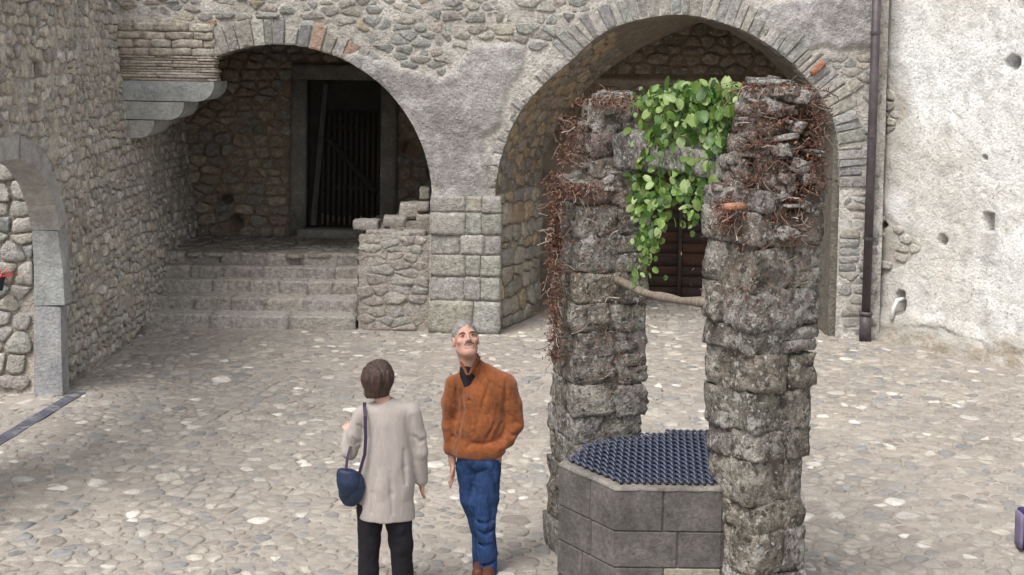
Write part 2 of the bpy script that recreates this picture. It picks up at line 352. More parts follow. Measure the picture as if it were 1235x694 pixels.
def inyard(U, V):
    U = np.asarray(U, float); V = np.asarray(V, float); dl = U+4.62+np.where(V < 15.0, 1.6, 0)
    dr = (U-RW0[0])*(-.817)+(V-RW0[1])*(-.577); dn = np.minimum(.353*V+1.5-np.abs(U), 9)
    b = np.where(U < -.2, 18.38-V, np.where(U < 4.1, 21.1-V, 18.6-V)); pass_ = np.where((V > 18.4), U-.02-(V-18.4)*.36, 9)
    d = np.minimum(np.minimum(dl, np.where(V < 18.6, dr, 4.0-U)), np.minimum(b, pass_)); wl = -psd(WELLP, U, V); d = np.minimum(np.minimum(d, dn), -wl)
    # keep the drain strip and the pillar feet free
    strip = psd([(-4.70,12.6),(-4.56,12.6),(-4.36,14.85),(-4.50,14.85)], U, V); d = np.minimum(d, strip)
    for (cx, cy) in ((.61, 10.42), (1.56, 8.95)): d = np.minimum(d, np.maximum(abs(U-cx), abs(V-cy))-.27)
    return d
WELLP = [(.68,8.87),(1.34,8.88),(1.75,9.2),(1.80,9.75),(1.47,10.15),(1.20,10.2),(.50,9.77),(.35,9.38)]
cp = chk(cells(pts, 1, .020), inyard, .01)
def cobt(u, v, r):
    q = r.random(); k = 1+r.uniform(-.17, .17)
    c = (.62,.59,.54) if q < .045 else (.42,.39,.34) if q < .22 else (.235,.235,.235) if q < .36 else (.28,.245,.215) if q < .50 else (.325,.295,.258)
    return tuple(x*k for x in c)
sheet('dirt_joints', -9, 9.6, 7.9, 18.7, .06, ground, lambda u, v: .006+fbm(u, v, .8, 6)*.006+fbm(u, v, 4.5, 7, 3)*.009, M['dirt'], GR, lambda U, V: np.ones(U.shape+(3,)))
lay(cp, (.008, .022), ground, M['cobble'], GR, cobt, 5, 'cobblestone', base=-.012, far=lambda u, v: (v/9)**1.5*(1+max(0, 9.3-v)*4), flat=.70, edge=.6)
db = MB()
for i in range(5):
    y0 = 12.6+i*.45; f = lambda y: -4.70+(y-12.6)*.089
    db.add([(f(y0),y0,.004),(f(y0)+.14,y0,.004),(f(y0+.44)+.14,y0+.44,.004),(f(y0+.44),y0+.44,.004),(f(y0),y0,.016),(f(y0)+.14,y0,.016),(f(y0+.44)+.14,y0+.44,.016),(f(y0+.44),y0+.44,.016)],
           [(4,5,6,7),(0,1,5,4),(1,2,6,5),(2,3,7,6),(3,0,4,7)], (.095,.10,.13))
tag(db.build('threshold_strip', M['dress']), 'dark blue-grey slate strip set in the paving across the left archway', 'threshold strip')

# ------------------------------------------------------------------ left wall
LW = tag(empty('left_wall', (-4.6, 15, 0)), 'tall leaning rubble wall on the left with grey dressed round arch', 'wall')
AY, AZ, AR, AB = 13.18, 1.37, 1.52, 1.19       # arch centre, springing height and inner radius
archL = [(AY-AR, -.2)]+[(AY-AR*math.cos(math.pi*i/28), AZ+AB*math.sin(math.pi*i/28)) for i in range(29)]+[(AY+AR, -.2)]
ringL = [(AY-AR-.22, -.2)]+[(AY-(AR+.22)*math.cos(math.pi*i/28), AZ+(AB+.22)*math.sin(math.pi*i/28)) for i in range(29)]+[(AY+AR+.22, -.2)]
vL = outside([archL]); rL = outside([ringL])
slot = [(14.0-.08, 2.86), (14.0+.08, 2.86), (14.0+.08, 3.46), (14.0-.08, 3.46)]
def lh(u, v): return .016+fbm(u, v, 2.0, 4)*.035-np.where(psd(slot, u, v) < 0, .25, 0)-.012
def ltint(u, v):
    k = np.clip(.5+fbm(u, v, 1.1, 9)*1.5, 0, 1)[..., None]; return np.array((.36,.32,.265))*k+np.array((.58,.53,.455))*(1-k)
sheet('mortar', 10.2, 21.75, -.05, 5.6, .045, leftp, lh, M['mortar'], LW, ltint, vL)
lp = cells(rows(10.2, 21.75, 0, 5.6, (.06, .15), (.09, .30), 1.6, 11, .32), 1.6, .024)
lreg = lambda U, V: np.minimum(np.minimum(rL(U, V), np.asarray(V)+.0), psd(slot, U, V))
lp = chk(lp, lreg, .02)
lt = pal((.52,.475,.41), (.47,.44,.39), (.55,.505,.43), (.40,.375,.335), (.50,.435,.36), (.43,.41,.37), (.62,.58,.52))
lay(lp, (.012, .052), leftp, M['stone'], LW, lt, 12, 'stone', base=-.04, far=lambda u, v: (u/14)**1.3*(3 if u < 13 else 1), flat=.74, edge=.66)
def ashlar_ring(curve, t, P, matr, parent, seed, w, name, tintf, base=-.3, proud=(.0, .02), gap=.012, flat=.88, rev=False):
    r = random.Random(seed); A = np.array(curve); d = np.r_[0, np.cumsum(np.linalg.norm(np.diff(A, axis=0), axis=1))]
    def pt(s): return np.array([np.interp(s, d, A[:, 0]), np.interp(s, d, A[:, 1])])
    def nr(s):
        q = pt(min(d[-1], s+.06))-pt(max(0, s-.06)); q /= np.linalg.norm(q); return np.array([-q[1], q[0]])
    s = 0
    while s < d[-1]-.02:
        e = min(d[-1], s+r.uniform(*w))
        if d[-1]-e < w[0]*.5: e = d[-1]
        tt = r.uniform(*t); a, b = s+gap/2, e-gap/2; m = (a+b)/2; poly = [pt(a), pt(m), pt(b), pt(b)+nr(b)*tt, pt(m)+nr(m)*tt*r.uniform(.97, 1.05), pt(a)+nr(a)*tt]
        poly = [tuple(x) for x in poly][::-1]
        if w[1] < .4: poly = [(x[0]+r.uniform(-.008, .008), x[1]+r.uniform(-.008, .008)) for x in poly]
        V, F = stone_geo(poly, r.uniform(.018, .03)+r.uniform(*proud), P, r, base, flat, .8, rnd=False, jit=.01); mk(name, V, F, matr, parent, tintf(0, 0, r), smooth=False)
        s = e
dl = pal((.36,.365,.355), (.39,.385,.365), (.34,.35,.345), j=.08)
cv = [(p[0], p[1]) for p in archL]; cv[0] = (cv[0][0], .0); cv[-1] = (cv[-1][0], .0)
ashlar_ring(cv, (.22, .22), leftp, M['dress'], LW, 21, (.62, .95), 'dressed_arch_stone', dl, base=-.25, gap=.004, flat=.97)
# inner jamb wall seen through the archway, and the lane behind
JW = tag(empty('inner_wall', (-5.4, 15, 0)), 'coursed rubble wall seen through the grey arch at the far left edge', 'wall')
sheet('mortar', -9, -4.85, -.05, 5.4, .06, front(14.78), lambda u, v: fbm(u, v, 3, 5)*.02-.01, M['mortar'], JW, ltint)
jp = cells(rows(-9, -4.85, 0, 5.4, (.10, .24), (.16, .42), 1.4, 31, .2), 1.4, .022)
jp = chk(jp, lambda U, V: np.minimum(-4.87-np.asarray(U), np.asarray(V)+0.), .02)
lay(jp, (.02, .04), front(14.78), M['stone'], JW, pal((.34,.33,.30), (.28,.30,.30), (.38,.35,.31), (.40,.38,.35)), 33, 'stone', single=120, far=lambda u, v: 1+max(0, -6.3-u)*2)

# ------------------------------------------------------------------ back wall with two arches
BW = tag(empty('back_wall', (0, YF, 0)), 'rubble and plaster courtyard wall with two great round arches', 'wall')
c1 = at(335, 240, YF); R1 = 187/94.9; xl1 = at(258, 100, YF)[0]; zc0 = at(258, 100, YF)[1]; xr1 = at(519, 240, YF)[0]
a0 = math.acos((xl1-c1[0])/R1)
arc1 = [(c1[0]+R1*math.cos(a0*(1-i/30)), c1[1]+R1*math.sin(a0*(1-i/30))) for i in range(31)]
arc1[-1] = (xr1, c1[1])
void1 = [(-6.5, -.3), (-6.5, zc0), (xl1, zc0)]+arc1+[(xr1, -.3)]
px2 = [(597,236),(600,205),(609,174),(620,147),(634,125),(662,95),(690,73),(715,47),(743,31),(785,20),(824,17),(856,22),(905,40),(945,66),(978,101),(996,126),(1007,150),(1011,180),(1012,236)]
arc2 = [at(x, y, YF) for x, y in px2]
def smooth_line(P, n):
    for _ in range(n):
        Q = [P[0]]
        for i in range(len(P)-1): a, b = P[i], P[i+1]; Q += [(a[0]*.75+b[0]*.25, a[1]*.75+b[1]*.25), (a[0]*.25+b[0]*.75, a[1]*.25+b[1]*.75)]
        P = Q+[P[-1]]
    return P
arc2 = smooth_line(arc2, 2)
void2 = [(arc2[0][0], -.3)]+arc2+[(arc2[-1][0], -.3)]
vB = outside([void1, void2])
def A_(lst, Y=YF): return [at(x, y, Y) for x, y in lst]
plP = [A_([(392,58),(432,66),(470,78),(530,98),(552,74),(575,52),(640,52),(628,82),(610,120),(600,150),(575,165),(590,190),(594,236),(597,250),(515,250),(519,238),(512,190),(490,148),(455,105),(425,80)]),
       A_([(905,22),(935,0),(1052,-10),(1060,55),(1010,60),(975,62),(945,40)]), A_([(596,236),(600,195),(622,140),(640,120),(632,110),(600,150),(584,190),(583,236)])]
def plsd(U, V): return outside(plP[:2])(U, V)+fbm(U, V, 2.6, 14)*.12
def bh(U, V): p = plsd(U, V); return np.where(p < 0, .040, 0)*np.clip(-p/.05, 0, 1)+fbm(U, V, 2.4, 15)*.026+fbm(U, V, 12, 16, 2)*.010+.008
def btint(U, V):
    p = plsd(U, V)[..., None]; k = np.clip(.5+fbm(U, V, 1.3, 17)*1.2, 0, 1)[..., None]; mo = np.array((.60,.565,.515))*k+np.array((.42,.385,.34))*(1-k)
    k2 = np.clip(.5+fbm(U, V, 2.2, 18)*1.5, 0, 1)[..., None]; w = np.clip(fbm(U, V, 1.7, 19)*3-.2, 0, 1)[..., None]
    pl = np.array((.42,.40,.385))*k2+np.array((.31,.29,.285))*(1-k2); pl = pl*(1-w*.7)+np.array((.58,.57,.57))*w*.7
    s = np.clip(-p/.05, 0, 1); return mo*(1-s)+pl*s
sheet('mortar', -6.0, 4.75, -.05, 5.6, .035, front(YF), bh, M['limewash'], BW, btint, vB)
def grow(P, t):
    A = np.array(P); Q = []
    for i in range(len(A)):
        q = A[min(i+1, len(A)-1)]-A[max(i-1, 0)]; q = q/np.linalg.norm(q); Q.append((A[i][0]-q[1]*t, A[i][1]+q[0]*t))
    return Q
ring1 = arc1[:]; g1 = grow(ring1[:21], .33); ring1p = [ring1[0]]+g1[:17]+[ring1[16], ring1[8]]
ring2p = [(arc2[0][0]-.12, -.3), (arc2[0][0]-.15, 1.8)]+grow(arc2, .34)[4:]+[(arc2[-1][0]+.34, arc2[-1][1]), (arc2[-1][0]+.04, arc2[-1][1]-.02), (arc2[-1][0]+.04, -.3)]
rB = outside([void1, void2, ring1p, ring2p])
corb = [(-6.5, zc0-.1), (xl1+.02, zc0-.1), (xl1+.02, at(250, 35, YF)[1]), (-6.5, at(150, 30, YF)[1])]
pierx = (at(519, 320, YF)[0], at(604, 320, YF)[0])
breg = lambda U, V: np.minimum.reduce([rB(U, V), plsd(U, V)+.0, psd(corb, U, V), psd([(pierx[0]-.02, -.3), (pierx[1]+.02, -.3), (pierx[1]+.02, 1.78), (pierx[0]-.02, 1.78)], U, V), np.asarray(V)+0., 4.70-np.asarray(U)])
stripR = [(arc2[-1][0]+.01, -.3), (arc2[-1][0]+.01, arc2[-1][1]), (arc2[-1][0]+.30, arc2[-1][1]+.05), (4.75, arc2[-1][1]+.9), (4.75, -.3)]
breg0 = breg; breg = lambda U, V: np.minimum(breg0(U, V), psd(stripR, U, V))
bp = chk(cells(rows(-6, 4.75, 0, 5.6, (.065, .165), (.10, .40), 1.8, 41, .36), 1.8, .030), breg, .03)
def bt(u, v, r):
    q = r.random()
    if q < .02: return (.34, .20, .13)
    if q < .10: return (.34, .295, .21)
    return pal(*GREYS)(u, v, r)
lay(bp, (.004, .032), front(YF), M['stone'], BW, bt, 42, 'stone', base=-.03, flat=.80)
ssr = chk(cells(rows(4.0, 4.75, 0, 3.9, (.06, .15), (.16, .42), 2.0, 47, .2), 2.0, .014), lambda U, V: np.minimum(np.minimum(-psd(stripR, U, V), vB(U, V)), 4.72-np.asarray(U)), .0)
lay(ssr, (.015, .04), front(YF), M['stone'], BW, pal((.36,.34,.31), (.31,.31,.295), (.40,.375,.33), (.34,.31,.275), (.28,.29,.28), j=.1), 48, 'slab_stone')
vt = pal((.29,.285,.265), (.33,.315,.285), (.26,.26,.25), (.37,.35,.315), (.30,.30,.29), (.41,.39,.36), j=.18)
def vt1(u, v, r): return (.36, .25, .19) if r.random() < .06 else vt(u, v, r)
ashlar_ring(arc1[:17], (.22, .36), front(YF), M['stone'], BW, 43, (.09, .21), 'voussoir', vt1, base=-.35, gap=.018, flat=.82)
IA = next(i for i, p in enumerate(arc2) if p[0] > at(682, 80, YF)[0])
ashlar_ring(arc2[IA:-2], (.26, .40), front(YF), M['stone'], BW, 44, (.07, .15), 'voussoir', vt, base=-.35, gap=.016, flat=.82)
ashlar_ring([(arc2[0][0], 1.70)]+arc2[:IA+1], (.06, .17), front(YF), M['stone'], BW, 46, (.10, .18), 'edge_stone', pal((.42,.40,.37), (.36,.345,.32)), base=-.3, gap=.015, flat=.75)
V, F = rblock((at(985, 82, YF)[0], YF-.02, at(985, 82, YF)[1]), (.22, .12, .07), random.Random(2), 3, .05); 
V = np.array(V); cx, cz = V[:, 0].mean(), V[:, 2].mean(); a = .75; X = V[:, 0]-cx; Z = V[:, 2]-cz; V[:, 0] = cx+X*math.cos(a)-Z*math.sin(a); V[:, 2] = cz+X*math.sin(a)+Z*math.cos(a)
tag(mk('brick', V, F, M['stone'], BW, (.36,.14,.08)), 'red brick in the arch ring')
# soffits and reveals
def strip(name, C, Ya, Yb, matr, parent, t, n=8, P2=None, amp=.02, seed=3):
    C = smooth_line(C, 1) if len(C) < 40 else C; A = np.array(C); B = np.array(P2) if P2 is not None else A
    if P2 is not None:
        s1 = np.linspace(0, 1, len(A)); s2 = np.linspace(0, 1, len(B)); B = np.stack([np.interp(s1, s2, B[:, 0]), np.interp(s1, s2, B[:, 1])], 1)
    V = []; F = []; T = []; m = len(A); rs = np.random.RandomState(seed)
    for k in range(n+1):
        f = k/n; L = A*(1-f)+B*f; nz = rs.randn(m)*amp*(0 if k == 0 else .6)
        for i in range(m): V.append((L[i][0], Ya+(Yb-Ya)*f, L[i][1]+nz[i])); q = 1+rs.uniform(-.2, .2); T.append(tuple(c*q for c in t))
    for k in range(n):
        for i in range(m-1): F.append((k*m+i, (k+1)*m+i, (k+1)*m+i+1, k*m+i+1))
    return mk(name, V, F, matr, parent, np.array(T))
strip('soffit', [(p[0], p[1]) for p in grow(arc1, .012)]+[(xr1+.01, -.05)], YF-.005, YF+.75, M['mortar'], BW, (.22,.19,.15))
strip('soffit', grow([(p[0], p[1]) for p in arc2[30:]], .012)+[(arc2[-1][0]+.01, -.05)], YF-.005, YF+1.45, M['mortar'], BW, (.24,.22,.19))
# corbel: three rounded grey slabs, thin tile courses and rubble above
def lwx(z): return -4.60-.12*z
def slab(z0, z1, x1, seed, y0=YF-.07, y1=YF+.8):
    rr = (z1-z0)*.85; prof = [(lwx(z1)-.1, z0), (x1-rr, z0)]+[(x1-rr+rr*math.sin(a), z0+rr-rr*math.cos(a)) for a in [math.pi/2*i/7 for i in range(1, 8)]]+[(x1, z1), (lwx(z1)-.1, z1)]
    n = len(prof); V = [(x, y0, z) for x, z in prof]+[(x, y1, z) for x, z in prof]; F = [tuple(range(n)), tuple(range(2*n-1, n-1, -1))]+[(i, i+n, (i+1) % n+n, (i+1) % n) for i in range(n)]
    mk('corbel_slab', V, F, M['dress'], BW, [(.36,.375,.37), (.40,.405,.385), (.43,.42,.395)][seed], smooth=False)
zs = [at(200, y, YF)[1] for y in (167, 145.5, 144.3, 123.0, 121.8, 98)]
slab(zs[0], zs[1], at(187, 155, YF)[0], 2); slab(zs[2], zs[3], at(223, 133, YF)[0], 1); slab(zs[4], zs[5], at(259, 110, YF)[0], 0)
r = random.Random(5); z = zs[5]+.004; i = 0; ztop = at(200, 33, YF)[1]
while z < ztop:
    thin = z < at(200, 70, YF)[1]; h = r.uniform(.03, .045) if thin else r.uniform(.09, .13); x = lwx(z)-.05; xe = xl1+.03-(.0 if thin else .02)+r.uniform(-.02, .02)
    while x < xe:
        w = r.uniform(.5, 1.3) if thin else r.uniform(.18, .45); x2 = min(xe, x+w)
        if xe-x2 < .1: x2 = xe
        V, F = rblock(((x+x2)/2, YF+.11+r.uniform(-.008, .008), z+h/2), (x2-x-.006, .33, h-.005), r, 3, .05, 0, .08)
        mk('corbel_course', V, F, M['stone'], BW, pal((.46,.40,.33), (.49,.445,.38), (.42,.36,.30))(0, 0, r)); x = x2
    z += h
mb = MB(); mb.box((-6.5, YF+.35, 4.02), (-.7, 22.4, 5.6), (.16,.14,.12)); mb.box((-.7, YF+.35, 4.5), (5.2, 22.4, 5.6), (.16,.14,.12)); mb.box((-6.5, YF+.03, 5.58), (4.7, 22.4, 5.66), (.3,.28,.25))
mb.build('wall_core', M['mortar'], BW)
# pier between the arches
PR = tag(empty('stone_pier', (-.55, YF, 0)), 'squat pier of pale squared blocks between the two arches, behind the man', 'pier')
r = random.Random(64); z = 0.0; pz = at(560, 237, YF-.12)[1]; mb = MB(); mb.box((pierx[0]+.012, YF-.122, 0), (pierx[1]-.012, YF+.3, pz-.02), (.42,.395,.355)); mb.build('mortar', M['mortar'], PR)
hs_ = [.42, .30, .27, .25, .28, .20]; sc = pz/sum(hs_)
for k, h in enumerate(hs_):
    h *= sc; ws = r.choice([[.5, .22, .28], [.42, .34, .24], [.3, .27, .43]]) if k not in (0,) else [.62, .38]; x = pierx[0]; tot = pierx[1]-pierx[0]
    for w in ws:
        w *= tot; V, F = rblock((x+w/2, YF+.09+r.uniform(-.012, .012), z+h/2), (w-.010, .46, h-.010), r, 6, .022, 0, .04)
        mk('block', V, F, M['stone'], PR, pal((.33,.325,.295), (.36,.35,.32), (.31,.305,.285), (.37,.35,.305), j=.1)(0, 0, r)); x += w
    z += h

# ------------------------------------------------------------------ left recess: back wall, stairs, door
RC = tag(empty('recess_wall', (-3, YB, 0)), 'brown rubble wall in deep shade behind the steps, round the gated doorway', 'wall')
dx0, dx1, dz0, dz1 = at(370, 180, YB)[0], at(459, 180, YB)[0], at(415, 276, YB)[1], at(415, 97, YB)[1]
doorv = [(dx0-.22, .3), (dx1+.24, .3), (dx1+.24, dz1+.22), (dx0-.22, dz1+.22)]
hol = [(at(272, 242, YB), .09, .06), (at(283, 271, YB), .10, .11), (at(490, 179, YB), .07, .07)]
def rh(U, V):
    h = fbm(U, V, 3, 71)*.03-.01
    for (c, a, b) in hol: h = h-.3*(((U-c[0])/a)**4+((V-c[1])/b)**4 < 1)
    return h
RTI = lambda U, V: np.ones(U.shape+(3,))*np.array((.30,.23,.165))*(1+.3*fbm(U, V, 2, 72)[..., None])
sheet('mortar', -5.4, -.9, 0, 4.1, .05, front(YB), rh, M['mortar'], RC, RTI, outside([doorv]))
holes_sd = lambda U, V: np.minimum.reduce([np.hypot(np.asarray(U)-c[0], np.asarray(V)-c[1])-max(a, b)*.9 for c, a, b in hol])
rp = chk(cells(rows(-5.4, -.9, .7, 4.1, (.09, .18), (.14, .40), 1.6, 73, .2), 1.6, .03), lambda U, V: np.minimum.reduce([outside([doorv])(U, V), holes_sd(U, V), np.asarray(V)-.7]), .02)
lay(rp, (.02, .045), front(YB), M['stone'], RC, pal((.33,.275,.21), (.28,.25,.21), (.37,.31,.235), (.25,.235,.21), (.30,.24,.18)), 74, 'stone')
mb = MB(); mb.box((-1.02, YF+.3, 0), (-.9, YB+.1, 4.1), (.2,.17,.14)); mb.build('side_wall', M['mortar'], RC)
ST = tag(empty('stone_steps', (-3.3, 19, 0)), 'worn stone steps rising under the left arch to the gated door', 'steps')
r = random.Random(81); nos = [(18.42, .17), (18.80, .335), (19.18, .50), (19.46, .645), (19.72, .79)]; x0s, x1s = -4.78, -1.97
for k, (y, z) in enumerate(nos):
    y2 = (nos[k+1][0]+.1) if k < 4 else 20.0; zb = nos[k-1][1]-.03 if k else -.03; x = x0s
    while x < x1s-.02:
        w = r.uniform(.7, 1.2) if k == 0 else r.uniform(.3, .85); x2 = min(x1s+r.uniform(-.01, .01), x+w)
        if x1s-x2 < .14: x2 = x1s
        V, F = rblock(((x+x2)/2, (y+y2)/2+r.uniform(-.010, .010), (z+zb)/2+r.uniform(-.005, .005)), (x2-x+.004, y2-y, z-zb), r, 7, .026, 0, .03)
        mk('step_stone', V, F, M['stone'], ST, pal(*([(.46,.43,.385), (.43,.40,.355)] if k == 0 else [(.40,.365,.325), (.42,.385,.345), (.37,.34,.305)]), j=.08)(0, 0, r)); x = x2
    mb = MB(); mb.box((x0s, y+.02, -.02), (x1s-.03, y2, z-.012), (.38,.35,.31)); mb.build('step_fill', M['mortar'], ST)
lpz = .79
mb = MB(); mb.box((-5.1, 19.95, 0), (-1.0, YB+.3, lpz-.012), (.24,.22,.19)); mb.build('landing_fill', M['mortar'], ST)
lc = chk(cells(darts(None, -4.8, -1.0, 19.9, YB, .07, .15, 1, 82, 3000), 1, .02), lambda U, V: np.minimum(np.asarray(U)+4.75, 21.55-np.asarray(V)), .0)
lay(lc, (.012, .03), lambda u, v, h: (u, v, lpz-.012+h), M['stone'], ST, pal((.30,.27,.235), (.26,.235,.20), (.33,.30,.26)), 83, 'landing_stone', flat=.85)
# low rubble wall right of the steps
LB = tag(empty('low_wall', (-1.5, YF, 0)), 'low rubble wall with ragged top between the steps and the pier', 'wall')
r = random.Random(91); xa, xb = x1s+.015, pierx[0]-.01; lbz = at(470, 281, YF)[1]
mb = MB(); mb.box((xa+.03, YF+.012, 0), (xb, 20.8, lbz-.05), (.40,.36,.315)); mb.box((xa+.4, YF+.25, lbz-.06), (xb, 21.3, lbz+.10), (.28,.25,.22)); mb.build('mortar', M['mortar'], LB)
lbp = cells(rows(xa, xb, 0, lbz, (.07, .15), (.12, .40), 1.8, 92, .3), 1.8, .014)
lbp = chk(lbp, lambda U, V: -psd([(xa, 0), (xb, 0), (xb, lbz-.02), (xa, lbz-.02)], U, V), .0)
lay(lbp, (.008, .028), front(YF+.02), M['stone'], LB, pal((.38,.34,.30), (.35,.315,.28), (.40,.365,.32), (.34,.325,.30), j=.1), 93)
lbp = cells(rows(YF+.03, 20.6, 0, lbz, (.10, .17), (.18, .40), 1.6, 94, .2), 1.6, .02)
lbp = chk(lbp, lambda U, V: -psd([(-20.6, 0), (-YF-.03, 0), (-YF-.03, lbz-.04), (-20.6, lbz-.04)], -np.asarray(U), V), .0)
mirror = [[(-a, b) for a, b in p][::-1] for p in lbp]
lay(mirror, (.02, .04), lambda u, v, h: (xa+.03-h, -u, v), M['stone'], LB, pal((.33,.30,.27), (.29,.27,.25)), 95)
for (px, py, w, h, Y) in ((442, 272, .32, .12, 18.7), (476, 268, .30, .13, 18.75), (500, 283, .30, .10, 18.6), (498, 255, .34, .20, 19.0), (511, 234, .13, .16, 19.1), (459, 282, .38, .10, 18.6), (480, 284, .3, .09, 18.58), (512, 266, .22, .14, 18.8), (510, 250, .16, .12, 18.9)):
    c = at(px, py, Y); V, F = rblock((c[0], Y+.12, c[1]), (w, .34, h), r, 4, .05, r.uniform(-.1, .1), .12); mk('cap_stone', V, F, M['stone'], LB, pal((.30,.28,.25), (.33,.30,.27))(0, 0, r))
# gated doorway
GD = tag(empty('gated_doorway', ((dx0+dx1)/2, YB, dz0)), 'tall dark doorway with slatted wooden gate and grey stone surround above the steps', 'doorway')
def blk(name, a, b, m, t, parent, seed=0, amp=.01, k=3):
    r = random.Random(seed); c = [(p+q)/2 for p, q in zip(a, b)]; s = [q-p for p, q in zip(a, b)]; V, F = rblock(c, s, r, k, amp, 0, .03); return mk(name, V, F, m, parent, t)
ft = (.215,.205,.185)
blk('door_jamb', (dx0-.23, YB-.08, dz0-.12), (dx0, YB+.3, dz1), M['dress'], ft, GD, 1)
blk('door_jamb', (dx1, YB-.08, dz0), (dx1+.25, YB+.3, dz1), M['dress'], ft, GD, 2)
blk('lintel', (dx0-.23, YB-.085, dz1+.004), (dx1+.25, YB+.3, dz1+.23), M['dress'], ft, GD, 3)
blk('threshold', (dx0-.10, YB-.22, dz0-.14), (dx1-.22, YB+.25, dz0-.004), M['dress'], (.30,.285,.25), GD, 4)
r = random.Random(101); x = dx0+.20
for i in range(11):
    w = .052; 
    if x+w > dx1-.01: break
    blk('slat', (x, YB+.14, dz0+.03+r.uniform(0, .02)), (x+w, YB+.165, dz1-.48+r.uniform(-.02, .02)), M['wood'], (.045,.038,.032), GD, i, .02, 2)
    if i < 10: V, F = rblock((x+w/2, YB+.125, dz0+.10+r.uniform(-.02, .03)), (.03, .015, r.uniform(.10, .17)), r, 2, .05); mk('slat_foot', V, F, M['wood'], GD, (.12,.09,.07))
    x += .0835
for z in (.55, 1.45): blk('rail', (dx0+.18, YB+.168, dz0+z), (dx1-.01, YB+.20, dz0+z+.09), M['woodh'], (.035,.03,.025), GD, 8)
mb = MB(); mb.tube([(dx0+.3, YB+.105, dz0+1.35), (dx1-.08, YB+.105, dz0+.55)], .05, 6, (.04,.034,.03)); mb.build('brace', M['woodh'], GD)
mb = MB(); mb.box((dx0-.3, YB+.3, dz0-.4), (dx1+.3, YB+.302, dz1+.3), (1,1,1)); mb.build('dark_interior', M['void'], GD)
mb = MB(); b0 = at(377, 274, YB-.03); b1 = at(392, 102, YB-.0)
for s in (0,):
    mb.tube([(b0[0], YB+.02, b0[1]+.02), (b1[0], YB+.09, b1[1])], [.042, .034], 4, (.13,.125,.12))
tag(mb.build('leaning_plank', M['wood']), 'long grey plank leaning in the left side of the dark gated doorway', 'plank')

# ------------------------------------------------------------------ right passage behind the large arch
PW = tag(empty('passage_wall', (.2, 19, 0)), 'splayed rubble side wall and dark vault inside the large right arch', 'wall')
p0 = (arc2[0][0]+.0, YF); p1 = (.42, 19.9); L_ = math.hypot(p1[0]-p0[0], p1[1]-p0[1]); du_ = ((p1[0]-p0[0])/L_, (p1[1]-p0[1])/L_)
def spl(u, v, h): return (p0[0]+du_[0]*u+du_[1]*h, p0[1]+du_[1]*u-du_[0]*h, v)
pzt = lambda U: 1.75+np.asarray(U)*.12
rear = smooth_line([at(x, y, 19.9) for x, y in ((651,240),(653,205),(664,170),(678,142),(694,121),(727,89),(755,68),(783,52),(820,35),(856,24),(905,36),(945,62),(985,102),(1010,150),(1018,240))], 1)
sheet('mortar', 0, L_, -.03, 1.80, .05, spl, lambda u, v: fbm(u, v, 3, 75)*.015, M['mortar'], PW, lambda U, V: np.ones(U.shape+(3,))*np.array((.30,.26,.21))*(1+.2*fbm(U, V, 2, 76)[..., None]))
sp = chk(cells(rows(0, L_, 0, 1.85, (.13, .26), (.20, .45), 1.3, 77, .15), 1.3, .02), lambda U, V: -psd([(0.01, 0), (L_, 0), (L_, 1.82), (0.01, 1.78)], U, V), .0)
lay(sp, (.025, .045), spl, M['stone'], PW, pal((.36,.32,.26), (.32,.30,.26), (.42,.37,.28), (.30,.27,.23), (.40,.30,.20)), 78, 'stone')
# vault surface from the front curve to the rear curve, with rubble set in its haunch
fr = [(p[0], p[1]) for p in arc2]
s1 = np.linspace(0, 1, 60); FA = np.array(fr); RA = np.array(rear)
def arcl(A):
    d = np.r_[0, np.cumsum(np.linalg.norm(np.diff(A, axis=0), axis=1))]; d /= d[-1]; return lambda s: np.stack([np.interp(s, d, A[:, 0]), np.interp(s, d, A[:, 1])], -1)
fA, rA = arcl(FA), arcl(RA)
LenA = 6.2
def vault(u, v, h):      # u along the curve 0..LenA, v into the wall 0..1.5
    s = np.clip(np.asarray(u)/LenA, 0, 1); f = np.asarray(v)/1.5; P_ = fA(s)*(1-f)[..., None]+rA(s)*f[..., None] if np.ndim(s) else fA(s)*(1-f)+rA(s)*f
    e = .01; T_ = (fA(np.clip(s+e, 0, 1))-fA(np.clip(s-e, 0, 1))); n = np.stack([T_[..., 1], -T_[..., 0]], -1); n = n/(np.linalg.norm(n, axis=-1, keepdims=True)+1e-9)
    P_ = P_+n*(np.asarray(h)[..., None] if np.ndim(h) else h); return (P_[..., 0], YF+.02+np.asarray(v)*(19.9-YF-.02)/1.5, P_[..., 1]) if np.ndim(s) else (float(P_[0]), YF+.02+v*(19.9-YF-.02)/1.5, float(P_[1]))
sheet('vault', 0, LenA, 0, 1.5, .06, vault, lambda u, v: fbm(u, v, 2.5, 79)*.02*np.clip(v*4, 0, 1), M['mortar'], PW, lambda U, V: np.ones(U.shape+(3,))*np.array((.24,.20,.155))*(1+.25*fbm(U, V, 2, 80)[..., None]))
vp = chk(cells(rows(.02, 2.4, .03, 1.46, (.13, .24), (.12, .25), 1.0, 84, .2), 1.0, .025), lambda U, V: -psd([(.02, .03), (2.4, .03), (2.1, 1.46), (.02, 1.46)], U, V), .0)
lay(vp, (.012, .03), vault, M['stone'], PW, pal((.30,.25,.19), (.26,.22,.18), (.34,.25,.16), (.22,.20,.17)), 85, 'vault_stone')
mb = MB(); mb.box((4.12, YF+.1, 0), (4.3, 21.3, 4.5), (.2,.18,.15)); mb.box((.30, 19.92, 0), (.40, 21.2, 4.5), (.2,.17,.14)); mb.box((-.9, 19.93, 0), (.30, 20.0, 4.5), (.2,.17,.14)); mb.build('side_wall', M['mortar'], PW)
